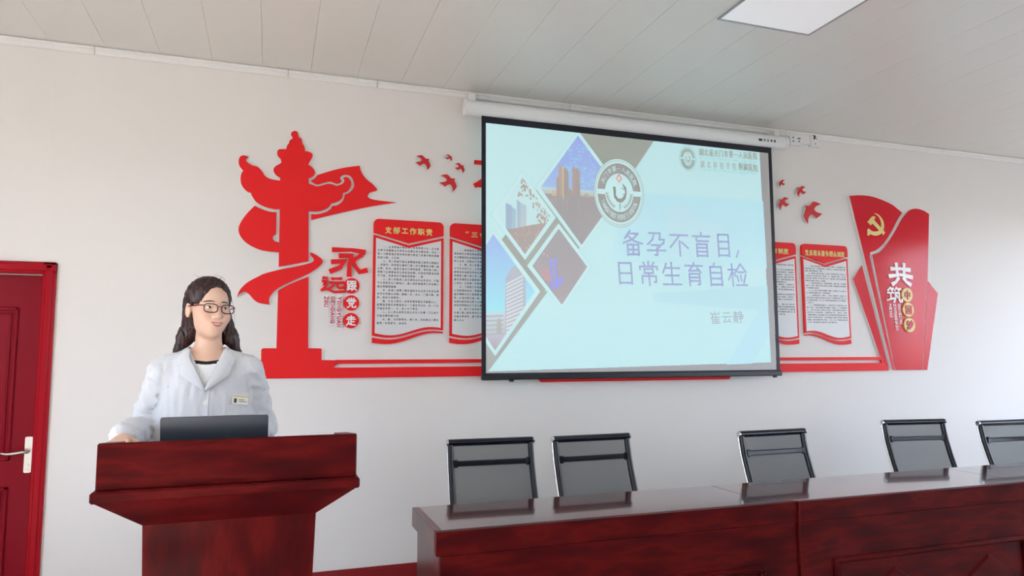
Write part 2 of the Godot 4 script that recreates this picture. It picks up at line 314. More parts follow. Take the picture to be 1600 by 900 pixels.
func strokes(ch: String) -> Array:
	var r := []
	for s in PEN.get(ch, "").split(";", false):
		var p := []
		for w in s.split(" ", false):
			var v: PackedStringArray = w.split(",")
			p.append(Vector2(v[0].to_float(), v[1].to_float()))
		r.append(p)
	return r

# one pen stroke as a raised ribbon between z0 and z1; brush > 0 swells its ends as a brush does
func ribbon(st: SurfaceTool, p: Array, w: float, z0: float, z1: float, brush := 0.0) -> void:
	var pts := []
	for k in p.size() - 1:
		for s in 4 if brush > 0.0 else 1:
			pts.append(p[k].lerp(p[k + 1], s / 4.0))
	pts.append(p[p.size() - 1])
	var left := []
	var right := []
	var n := pts.size()
	for k in n:
		var a: Vector2 = (pts[k] - pts[k - 1]).normalized() if k > 0 else (pts[1] - pts[0]).normalized()
		var b: Vector2 = (pts[k + 1] - pts[k]).normalized() if k < n - 1 else a
		var m := (a + b).normalized().orthogonal()
		var f := float(k) / (n - 1)
		var g := w * 0.5 / maxf(m.dot(a.orthogonal()), 0.5) * (1.0 + brush * (absf(f - 0.45) * 1.7 - 0.45))
		var q: Vector2 = pts[k]
		if k == 0: q -= a * w * 0.4
		if k == n - 1: q += a * w * 0.4
		left.append(q + m * g)
		right.append(q - m * g)
	for k in n - 1:
		var c := [left[k], left[k + 1], right[k + 1], right[k]]
		var v0 := []
		var v1 := []
		for q in c:
			v0.append(Vector3(q.x, q.y, z0))
			v1.append(Vector3(q.x, q.y, z1))
		quad(st, v1[0], v1[1], v1[2], v1[3], Vector3.BACK)
		quad(st, v0[0], v0[1], v1[1], v1[0])
		quad(st, v0[2], v0[3], v1[3], v1[2])
	quad(st, Vector3(left[0].x, left[0].y, z0), Vector3(right[0].x, right[0].y, z0), Vector3(right[0].x, right[0].y, z1), Vector3(left[0].x, left[0].y, z1))
	quad(st, Vector3(left[-1].x, left[-1].y, z0), Vector3(right[-1].x, right[-1].y, z0), Vector3(right[-1].x, right[-1].y, z1), Vector3(left[-1].x, left[-1].y, z1))

# a raised character: o its top left corner, xv and yv its sides
func raised(ch: String, o: Vector2, xv: Vector2, yv: Vector2, w: float, z0: float, z1: float, brush := 0.0) -> SurfaceTool:
	var st := tool()
	for s in strokes(ch):
		var p := []
		for q in s:
			p.append(o + xv * q.x / 100.0 + yv * q.y / 100.0)
		z1 += 0.0003
		ribbon(st, p, w, z0, z1, brush)
	return st

# ---------------------------------------------------------------- printed pictures
class Paper:
	var w: int
	var h: int
	var d: PackedByteArray
	func _init(width: int, height: int, c: Color) -> void:
		w = width; h = height
		var im := Image.create(w, h, false, Image.FORMAT_RGB8)
		im.fill(c)
		d = im.get_data()
	func put(x: int, y: int, c: Color) -> void:
		if x >= 0 and y >= 0 and x < w and y < h:
			var i := (y * w + x) * 3
			d[i] = c.r8; d[i + 1] = c.g8; d[i + 2] = c.b8
	func fill(p: Array, c: Color, c2 = null) -> void:   # p: Vector2 corners; c2: the colour at the lower edge
		var lo := 1e9
		var hi := -1e9
		for q in p:
			lo = minf(lo, q.y); hi = maxf(hi, q.y)
		for y in range(maxi(int(floor(lo)), 0), mini(int(ceil(hi)), h - 1) + 1):
			var xs := []
			for k in p.size():
				var a: Vector2 = p[k]
				var b: Vector2 = p[(k + 1) % p.size()]
				if (a.y <= y + 0.5) != (b.y <= y + 0.5):
					xs.append(a.x + (y + 0.5 - a.y) / (b.y - a.y) * (b.x - a.x))
			xs.sort()
			var cc: Color = c if c2 == null else c.lerp(c2, clampf((y - lo) / maxf(hi - lo, 1.0), 0, 1))
			var r := cc.r8
			var g := cc.g8
			var bl := cc.b8
			for k in range(0, xs.size() - 1, 2):
				for x in range(maxi(int(round(xs[k])), 0), mini(int(round(xs[k + 1])), w)):
					var i := (y * w + x) * 3
					d[i] = r; d[i + 1] = g; d[i + 2] = bl
	func line(a: Vector2, b: Vector2, t: float, c: Color) -> void:
		var n := (b - a).normalized()
		if n == Vector2.ZERO: n = Vector2.RIGHT
		var s := n.orthogonal() * t * 0.5
		var e := n * t * 0.4
		fill([a - e + s, b + e + s, b + e - s, a - e - s], c)
	func ellipse(c: Vector2, rx: float, ry: float, col: Color) -> void:
		var p := []
		for k in 48:
			p.append(c + Vector2(cos(TAU * k / 48) * rx, sin(TAU * k / 48) * ry))
		fill(p, col)
	func texture() -> ImageTexture:
		return ImageTexture.create_from_image(Image.create_from_data(w, h, false, Image.FORMAT_RGB8, d))

func pen(pp: Paper, ch: String, o: Vector2, xv: Vector2, yv: Vector2, t: float, c: Color) -> void:
	for s in strokes(ch):
		for k in s.size() - 1:
			pp.line(o + xv * s[k].x / 100.0 + yv * s[k].y / 100.0, o + xv * s[k + 1].x / 100.0 + yv * s[k + 1].y / 100.0, t, c)

func pen_line(pp: Paper, text: String, corners: Array, fill: float, t: float, c: Color) -> void:
	var o := Vector2(corners[0], corners[1])
	var xv := (Vector2(corners[2], corners[3]) - o) / text.length()
	var yv := Vector2(corners[4], corners[5]) - o
	for k in text.length():
		pen(pp, text[k], o + xv * (k + (1.0 - fill) * 0.5), xv * fill, yv, t, c)

func pts2(a: Array) -> Array:
	var r := []
	for k in range(0, a.size(), 2):
		r.append(Vector2(a[k], a[k + 1]))
	return r

# ---------------------------------------------------------------- smooth bodies: a distance field meshed as surface nets
func smin(a: float, b: float, k: float) -> float:
	var h := maxf(k - absf(a - b), 0.0) / k
	return minf(a, b) - h * h * k * 0.25

func ell(p: Vector3, c: Vector3, r: Vector3) -> float:
	var q := p - c
	var k0 := (q / r).length()
	var k1 := (q / (r * r)).length()
	return k0 * (k0 - 1.0) / maxf(k1, 1e-6)

func cap(p: Vector3, a: Vector3, b: Vector3, ra: float, rb: float) -> float:
	var ab := b - a
	var t := clampf((p - a).dot(ab) / ab.length_squared(), 0.0, 1.0)
	return (p - a - ab * t).length() - lerpf(ra, rb, t)

func nets(field: Callable, lo: Vector3, hi: Vector3, cell: float, v: PackedVector3Array, nrm: PackedVector3Array, col: PackedColorArray, ix: PackedInt32Array, paint: Callable) -> void:
	var n := Vector3i(((hi - lo) / cell).ceil()) + Vector3i.ONE
	n = Vector3i((n.x + 3) / 4 * 4 + 1, (n.y + 3) / 4 * 4 + 1, (n.z + 3) / 4 * 4 + 1)
	var sx := 1
	var sy := n.x
	var sz := n.x * n.y
	var val := PackedFloat32Array()
	val.resize(n.x * n.y * n.z)
	val.fill(INF)
	var cells := PackedInt32Array()
	for bz in range(0, n.z - 1, 4):
		for by in range(0, n.y - 1, 4):
			for bx in range(0, n.x - 1, 4):
				var mid := lo + Vector3(bx + 2, by + 2, bz + 2) * cell
				if absf(field.call(mid)) > cell * 6.5:
					continue
				for z in range(bz, bz + 5):
					for y in range(by, by + 5):
						var row := z * sz + y * sy
						for x in range(bx, bx + 5):
							if val[row + x] == INF:
								val[row + x] = field.call(lo + Vector3(x, y, z) * cell)
				for z in range(bz, bz + 4):
					for y in range(by, by + 4):
						for x in range(bx, bx + 4):
							cells.append(z * sz + y * sy + x)
	var at := {}
	var first := v.size()
	var offs := [0, sx, sy, sx + sy, sz, sx + sz, sy + sz, sx + sy + sz]
	var edges := [[0, 1], [2, 3], [4, 5], [6, 7], [0, 2], [1, 3], [4, 6], [5, 7], [0, 4], [1, 5], [2, 6], [3, 7]]
	for c in cells:
		var inside := 0
		for o in offs:
			if val[c + o] < 0.0:
				inside += 1
		if inside == 0 or inside == 8:
			continue
		var sum := Vector3.ZERO
		var cnt := 0
		for e in edges:
			var a: float = val[c + offs[e[0]]]
			var b: float = val[c + offs[e[1]]]
			if (a < 0.0) != (b < 0.0):
				var t := a / (a - b)
				var pa := Vector3(e[0] & 1, (e[0] >> 1) & 1, e[0] >> 2)
				var pb := Vector3(e[1] & 1, (e[1] >> 1) & 1, e[1] >> 2)
				sum += pa.lerp(pb, t)
				cnt += 1
		var base := Vector3(c % n.x, (c / n.x) % n.y, c / sz)
		at[c] = v.size()
		v.append(lo + (base + sum / cnt) * cell)
		nrm.append(Vector3.ZERO)
	for c in at:
		var steps := [sx, sy, sz]
		for ax in 3:
			var s1: int = steps[ax]
			var a := val[c]
			var b := val[c + s1]
			if (a < 0.0) == (b < 0.0) or b == INF:
				continue
			var u: int = steps[(ax + 1) % 3]
			var w: int = steps[(ax + 2) % 3]
			if not (at.has(c - u) and at.has(c - w) and at.has(c - u - w)):
				continue
			var q := [at[c], at[c - u], at[c - u - w], at[c - w]]
			if a > 0.0:
				q.reverse()
			for t in [[0, 1, 2], [0, 2, 3]]:
				var i0: int = q[t[0]]
				var i1: int = q[t[1]]
				var i2: int = q[t[2]]
				var fn := (v[i1] - v[i0]).cross(v[i2] - v[i0])
				nrm[i0] += fn; nrm[i1] += fn; nrm[i2] += fn
				ix.append(i0); ix.append(i2); ix.append(i1)
	for k in range(first, v.size()):
		nrm[k] = nrm[k].normalized()
		col.append(paint.call(v[k]))

func body_mesh(grids: Array) -> ArrayMesh:   # [field, lo, hi, cell, paint] each
	var v := PackedVector3Array()
	var nrm := PackedVector3Array()
	var col := PackedColorArray()
	var ix := PackedInt32Array()
	for g in grids:
		nets(g[0], g[1], g[2], g[3], v, nrm, col, ix, g[4])
	var arr := []
	arr.resize(Mesh.ARRAY_MAX)
	arr[Mesh.ARRAY_VERTEX] = v
	arr[Mesh.ARRAY_NORMAL] = nrm
	arr[Mesh.ARRAY_COLOR] = col
	arr[Mesh.ARRAY_INDEX] = ix
	var me := ArrayMesh.new()
	me.add_surface_from_arrays(Mesh.PRIMITIVE_TRIANGLES, arr)
	return me

# ---------------------------------------------------------------- materials
func mat(c: Color, rough := 0.6, metal := 0.0, spec := 0.5) -> StandardMaterial3D:
	var m := StandardMaterial3D.new()
	m.albedo_color = c
	m.roughness = rough
	m.metallic = metal
	m.metallic_specular = spec
	return m

func noise_tex(size: int, freq: float, ramp: Array, octaves := 4, seed_no := 1) -> NoiseTexture2D:
	var f := FastNoiseLite.new()
	f.noise_type = FastNoiseLite.TYPE_SIMPLEX_SMOOTH
	f.seed = seed_no
	f.frequency = freq
	f.fractal_octaves = octaves
	var g := Gradient.new()
	var off := PackedFloat32Array()
	var cols := PackedColorArray()
	for r in ramp:
		off.append(r[0])
		cols.append(r[1])
	g.offsets = off
	g.colors = cols
	var t := NoiseTexture2D.new()
	t.width = size
	t.height = size
	t.seamless = true
	t.noise = f
	t.color_ramp = g
	return t

func wood(scale: Vector3, seed_no: int) -> StandardMaterial3D:
	var m := StandardMaterial3D.new()
	m.albedo_texture = noise_tex(512, 0.008, [[0.0, Color8(50, 7, 10)], [0.45, Color8(76, 11, 14)], [0.7, Color8(94, 17, 17)], [1.0, Color8(62, 8, 11)]], 5, seed_no)
	m.uv1_triplanar = true
	m.uv1_world_triplanar = true
	m.uv1_scale = scale
	m.roughness = 0.38
	m.metallic_specular = 0.16
	m.clearcoat_enabled = true
	m.clearcoat = 0.05
	m.clearcoat_roughness = 0.08
	return m

func make_materials() -> void:
	M.wall = mat(Color8(236, 232, 229), 0.75)
	M.cream = mat(Color8(240, 226, 210), 0.8)
	M.ceiling = mat(Color8(226, 224, 219), 0.32)
	M.gap = mat(Color8(168, 165, 160), 0.8)
	M.trim = mat(Color8(240, 238, 236), 0.4)
	M.floor = mat(Color8(228, 224, 218), 0.35)
	M.floor.albedo_texture = noise_tex(512, 0.02, [[0.0, Color8(225, 220, 214)], [1.0, Color8(255, 252, 248)]], 4, 3)
	M.floor.uv1_triplanar = true
	M.floor.uv1_world_triplanar = true
	M.grout = mat(Color8(150, 140, 130), 0.9)
	M.red = mat(Color8(240, 40, 44), 0.42, 0.0, 0.3)
	M.red_gloss = mat(Color8(218, 34, 50), 0.16, 0.0, 0.32)
	M.red_edge = mat(Color8(240, 236, 236), 0.4)
	M.bird_red = mat(Color8(212, 34, 42), 0.35)
	M.baseboard = mat(Color8(140, 16, 26), 0.3)
	M.door = mat(Color8(140, 20, 36), 0.28, 0.0, 0.2)
	M.door_frame = mat(Color8(168, 20, 34), 0.25, 0.0, 0.2)
	M.nickel = mat(Color8(205, 200, 195), 0.28, 1.0)
	M.chrome = mat(Color8(225, 226, 230), 0.1, 1.0)
	M.black = mat(Color8(14, 18, 30), 0.35)
	M.navy = mat(Color8(12, 16, 34), 0.5)
	M.white_plastic = mat(Color8(236, 238, 240), 0.35)
	M.dark = mat(Color8(24, 24, 28), 0.5)
	M.paper = mat(Color8(232, 232, 234), 0.5)
	M.gold = mat(Color8(232, 212, 130), 0.4)
	M.white_acrylic = mat(Color8(242, 240, 242), 0.3)
	M.lettering = mat(Color8(200, 36, 52), 0.4)
	M.wood_h = wood(Vector3(0.5, 2.2, 2.2), 5)
	M.wood_v = wood(Vector3(1.8, 0.5, 1.8), 9)
	M.wood_top = wood(Vector3(0.5, 2.2, 2.2), 5)
	M.wood_top.roughness = 0.12
	M.wood_top.metallic_specular = 0.5
	M.wood_top.clearcoat = 0.8
	M.wood_top.clearcoat_roughness = 0.04
	M.wood_end = wood(Vector3(1.8, 0.5, 1.8), 9)
	M.wood_end.metallic_specular = 0.4
	M.wood_end.roughness = 0.3
	M.wood_end.clearcoat = 0.25
	M.skin = mat(Color.WHITE, 0.5)
	M.skin.vertex_color_use_as_albedo = true
	M.skin.subsurf_scatter_enabled = true
	M.skin.subsurf_scatter_strength = 0.08
	M.cloth = mat(Color8(214, 216, 221), 0.85)
	M.cloth.rim_enabled = true
	M.cloth.rim = 0.2
	M.painted = mat(Color.WHITE, 0.8)
	M.painted.vertex_color_use_as_albedo = true
	M.hair = mat(Color.WHITE, 0.42)
	M.hair.vertex_color_use_as_albedo = true
	M.laptop = mat(Color8(66, 72, 82), 0.38, 0.4)
	M.mesh = mat(Color8(52, 62, 70, 172), 0.9)
	M.mesh.transparency = BaseMaterial3D.TRANSPARENCY_ALPHA
	M.strap = mat(Color8(14, 20, 34), 0.18)
	M.glass = mat(Color(1, 1, 1, 0.06), 0.02)
	M.glass.transparency = BaseMaterial3D.TRANSPARENCY_ALPHA
	M.lens = mat(Color(1, 1, 1, 0.03), 0.05, 0.0, 0.15)
	M.lens.transparency = BaseMaterial3D.TRANSPARENCY_ALPHA
	M.glasses_frame = mat(Color8(92, 20, 36), 0.25)

func _ready() -> void:
	rng.seed = 11
	# camera
	var cam := Camera3D.new()
	cam.name = "camera"
	cam.fov = 44.49
	cam.near = 0.05
	cam.far = 100.0
	cam.transform = Transform3D(Basis(Vector3(0.946260, -0.003907, 0.323382), Vector3(-0.027245, 0.995409, 0.091750), Vector3(-0.322256, -0.095630, 0.941810)), Vector3(0, 1.42, 4.56))
	add_child(cam)
	cam.current = true
	# sky: a bright overcast day outside the windows
	var sky_mat := ProceduralSkyMaterial.new()
	sky_mat.sky_top_color = Color(0.78, 0.86, 0.97)
	sky_mat.sky_horizon_color = Color(0.92, 0.95, 1.0)
	sky_mat.ground_horizon_color = Color(0.62, 0.62, 0.6)
	sky_mat.ground_bottom_color = Color(0.5, 0.49, 0.47)
	sky_mat.sun_angle_max = 0.0
	sky_mat.energy_multiplier = 11.5
	var sky := Sky.new()
	sky.sky_material = sky_mat
	var env := Environment.new()
	env.background_mode = Environment.BG_SKY
	env.sky = sky
	env.tonemap_mode = Environment.TONE_MAPPER_LINEAR
	env.tonemap_exposure = EXPOSURE
	env.sdfgi_enabled = true
	env.ssao_enabled = true
	env.ssil_enabled = true
	var sun := DirectionalLight3D.new()
	sun.name = "sun"
	sun.light_color = Color(1.0, 0.988, 0.972)
	sun.light_energy = 13.0
	sun.light_angular_distance = 1.0
	sun.shadow_enabled = true
	sun.sky_mode = DirectionalLight3D.SKY_MODE_LIGHT_ONLY
	sun.look_at_from_position(Vector3.ZERO, Vector3(0.72, -0.62, 0.18), Vector3.UP)
	add_child(sun)
	var we := WorldEnvironment.new()
	we.name = "world"
	we.environment = env
	add_child(we)
	make_materials()
	build_room()
	build_door()
	build_screen()
	build_column_decor()
	build_slogans()
	build_notice_boards()
	build_flags()
	build_birds()
	build_tables()
	build_chairs()
	build_lectern()
	build_laptop()
	build_person()

const EXPOSURE := 1.0
const RAIL_FROM := 0.357
const CEIL := 3.23
const ROOM_L := -3.4
const ROOM_R := 7.6
const ROOM_B := 9.0

# ---------------------------------------------------------------- the room
func build_room() -> void:
	var st := tool()
	# front wall with the door opening (x -2.10 .. -1.215, up to y 1.885)
	span(st, Vector3(-1.215, -0.1, -0.24), Vector3(ROOM_R + 0.24, CEIL + 0.1, 0), 0.0005)
	span(st, Vector3(-2.10, 1.885, -0.24), Vector3(-1.215, CEIL + 0.1, 0), 0.0005)
	span(st, Vector3(ROOM_L - 0.24, -0.1, -0.24), Vector3(-2.10, CEIL + 0.1, 0), 0.0005)
	structure("wall_front", st, M.wall)
	wall_with_windows("wall_left", Vector3(ROOM_L, 0, 0), Vector3(0, 0, 1), Vector3(-1, 0, 0), ROOM_B, [3.2, 5.8])
	# side walls with window openings, plain back wall
	wall_with_windows("wall_right", Vector3(ROOM_R, 0, 0), Vector3(0, 0, 1), Vector3(1, 0, 0), ROOM_B, [1.6, 4.3, 7.0])
	st = tool()
	span(st, Vector3(ROOM_L - 0.24, -0.1, ROOM_B), Vector3(ROOM_R + 0.24, CEIL + 0.1, ROOM_B + 0.24), 0.0005)
	structure("wall_back", st, M.wall)
	# corridor wall behind the door, so that no sky shows round the leaf
	# floor: tiles 0.8 m
	var fl := structure_root("floor")
	st = tool()
	span(st, Vector3(ROOM_L - 0.24, -0.2, -0.24), Vector3(ROOM_R + 0.24, -0.012, ROOM_B + 0.24), 0.0005)
	part("screed", st, M.grout, fl)
	var tile := tool()
	box(tile, Vector3.ZERO, Vector3(0.797, 0.012, 0.797), 0.001)
	var tile_mesh := tile.commit()
	for i in 14:
		for k in 12:
			var o := mesh_part("tile", tile_mesh, M.floor, fl)
			o.position = Vector3(ROOM_L + 0.4 + i * 0.8, -0.006, 0.4 + k * 0.8)
	# ceiling: long panels running away from the front wall
	var ce := structure_root("ceiling")
	st = tool()
	span(st, Vector3(ROOM_L - 0.24, CEIL + 0.016, -0.24), Vector3(ROOM_R + 0.24, CEIL + 0.2, ROOM_B + 0.24), 0.0005)
	part("ceiling_slab", st, M.gap, ce)
	var pm := tool()
	box(pm, Vector3.ZERO, Vector3(0.2878, 0.016, ROOM_B), 0.0010)
	var panel_mesh := pm.commit()
	var x := -1.25 - 0.289 * 8 + 0.1445
	while x < ROOM_R:
		var o := mesh_part("ceiling_panel", panel_mesh, M.ceiling, ce)
		o.position = Vector3(x, CEIL + 0.008, ROOM_B * 0.5)
		x += 0.289
	# crown moulding in lengths along the front wall
	var tr := structure_root("trim_1")
	var joints := [ROOM_L, -1.02, 0.06, 0.62, 2.0, 3.9, 5.6, ROOM_R]
	for k in joints.size() - 1:
		st = tool()
		span(st, Vector3(joints[k] + 0.001, CEIL - 0.045, 0), Vector3(joints[k + 1] - 0.001, CEIL - 0.001, 0.018), 0.004)
		span(st, Vector3(joints[k] + 0.001, CEIL - 0.018, 0), Vector3(joints[k + 1] - 0.001, CEIL - 0.001, 0.034), 0.005)
		part("moulding_length", st, M.trim, tr)
	st = tool()
	span(st, Vector3(-1.149, 0, 0), Vector3(ROOM_R, 0.105, 0.014), 0.002)
	span(st, Vector3(-1.149, 0.100, 0), Vector3(ROOM_R, 0.120, 0.009), 0.003)
	structure("baseboard_front", st, M.baseboard)
	# ceiling panel lamp
	var lamp := thing("ceiling_lamp", "square white flat panel lamp set into the ceiling", "lamp", Vector3(2.541, CEIL, 1.773))
	st = tool()
	for s in [-1.0, 1.0]:
		box(st, Vector3(s * 0.299, -0.004, 0), Vector3(0.014, 0.010, 0.612), 0.002)
		box(st, Vector3(0, -0.004, s * 0.299), Vector3(0.584, 0.010, 0.014), 0.002)
	part("lamp_frame", st, mat(Color8(170, 174, 178), 0.35, 0.6), lamp)
	st = tool()
	box(st, Vector3(0, -0.003, 0), Vector3(0.584, 0.006, 0.584), 0.001)
	var dm := mat(Color8(245, 246, 248), 0.3)
	dm.emission_enabled = true  # panel is unlit; weak glow added to lift its tone
	dm.emission = Color8(250, 250, 255)
	dm.emission_energy_multiplier = 0.2
	part("lamp_diffuser", st, dm, lamp)
	var al := AreaLight3D.new()  # faint light added under the unlit panel, to go with its glow
	al.name = "added_glow"
	al.area_size = Vector2(0.58, 0.58)
	al.light_color = Color(1.0, 0.98, 0.95)
	al.light_energy = 0.05
	al.set("area_range", 14.0)
	al.shadow_enabled = true
	al.rotation_degrees = Vector3(-90, 0, 0)
	al.position = Vector3(0, -0.012, 0)
	lamp.add_child(al)

func wall_with_windows(called: String, o: Vector3, along: Vector3, out: Vector3, length: float, centres: Array) -> void:
	var st := tool()
	var t := 0.24
	var put := func(a: float, b: float, y0: float, y1: float) -> void:
		var p := o + along * a + Vector3.UP * y0
		var q := o + along * b + Vector3.UP * y1 + out * t
		span(st, Vector3(minf(p.x, q.x), minf(p.y, q.y), minf(p.z, q.z)), Vector3(maxf(p.x, q.x), maxf(p.y, q.y), maxf(p.z, q.z)), 0.0005)
	put.call(-0.24, length + 0.24, -0.1, 0.9)
	put.call(-0.24, length + 0.24, 2.8, CEIL + 0.1)
	var edge := -0.24
	for c in centres:
		put.call(edge, c - 1.1, 0.9, 2.8)
		edge = c + 1.1
	put.call(edge, length + 0.24, 0.9, 2.8)
	structure(called, st, M.wall)
	for c in centres:
		var w := structure_root("window_%d" % (used.get("windows", 0) + 1))
		used["windows"] = used.get("windows", 0) + 1
		var mid: Vector3 = o + along * c + out * 0.12 + Vector3.UP * 1.85
		w.position = mid
		st = tool()
		for s in [-1.0, 1.0]:
			box(st, along * s * 1.075, (along * 0.05 + out * 0.06).abs() + Vector3(0, 1.9, 0), 0.004)
			box(st, Vector3(0, s * 0.925, 0), (along * 2.1 + out * 0.06).abs() + Vector3(0, 0.05, 0), 0.004)
		box(st, Vector3.ZERO, (along * 0.05 + out * 0.06).abs() + Vector3(0, 1.8, 0), 0.004)
		part("window_frame", st, M.white_plastic, w)
		for s in [-1.0, 1.0]:
			st = tool()
			box(st, along * s * 0.5375, (along * 1.025 + out * 0.006).abs() + Vector3(0, 1.8, 0), 0.001)
			part("pane", st, M.glass, w)
		st = tool()
		box(st, Vector3(0, -0.965, 0) - out * 0.06, (along * 2.3 + out * 0.3).abs() + Vector3(0, 0.03, 0), 0.005)
		part("window_sill", st, M.trim, w)

func build_door() -> void:
	var d := structure_root("door_1", Vector3(-1.215, 0, 0))
	var st := tool()
	# casing: right jamb, left jamb and head, each with a stepped profile
	for s in [[0.0, 0.066], [-0.956, -0.885]]:
		span(st, Vector3(s[0], 0, -0.1), Vector3(s[1], 1.952, 0.022), 0.006)
		span(st, Vector3(s[0] + 0.016, 0, 0), Vector3(s[1] - 0.016, 1.94, 0.030), 0.005)
	span(st, Vector3(-0.956, 1.885, -0.1), Vector3(0.066, 1.952, 0.022), 0.006)
	span(st, Vector3(-0.956, 1.900, 0), Vector3(0.066, 1.938, 0.030), 0.005)
	part("door_frame", st, M.door_frame, d, "glossy red door casing")
	st = tool()
	span(st, Vector3(-0.884, 0.004, -0.09), Vector3(-0.002, 1.882, -0.045), 0.003)
	var leaf := part("door_leaf", st, M.door, d)
	for y in [[0.12, 0.72], [0.86, 1.70]]:
		st = tool()
		for m in [[0.0, 0.020, 0.012], [0.030, 0.012, 0.008]]:
			var a := -0.774 + m[0] as float
			var b := -0.118 - m[0] as float
			var lo: float = y[0] + m[0]
			var hi: float = y[1] - m[0]
			var w: float = m[1]
			var z: float = -0.045 + m[2]
			span(st, Vector3(a, lo, -0.047), Vector3(a + w, hi, z), 0.005)
			span(st, Vector3(b - w, lo, -0.047), Vector3(b, hi, z), 0.005)
			span(st, Vector3(a, lo, -0.047), Vector3(b, lo + w, z), 0.005)
			span(st, Vector3(a, hi - w, -0.047), Vector3(b, hi, z), 0.005)
		part("panel_moulding", st, M.door, leaf)
	st = tool()
	board(st, rect_points(-0.050, 0.79, -0.014, 0.985, 0.008), -0.046, -0.037)
	for y in [0.83, 0.80]:
		board(st, disc_points(Vector2(-0.032, y), 0.008, 0.008, 16), -0.04, -0.033)
	var plate := part("handle_plate", st, M.nickel, leaf)
	st = tool()
	tube(st, [Vector3(-0.032, 0.905, -0.038), Vector3(-0.032, 0.905, -0.008), Vector3(-0.05, 0.906, -0.004), Vector3(-0.09, 0.900, -0.004), Vector3(-0.125, 0.898, -0.004), Vector3(-0.15, 0.904, -0.004)], [0.009, 0.009, 0.009, 0.008, 0.007, 0.006], 10)
	part("handle_lever", st, M.nickel, plate, "brushed metal lever")

# ---------------------------------------------------------------- projection screen
func lit_colour(c: Color) -> Color:
	# what the projector must add to the fabric so that it shows the colour c in this room
	var l := c.srgb_to_linear()
	var base := 0.40
	return Color(maxf(l.r - base, 0.0), maxf(l.g - base, 0.0), maxf(l.b - base, 0.0)).linear_to_srgb()

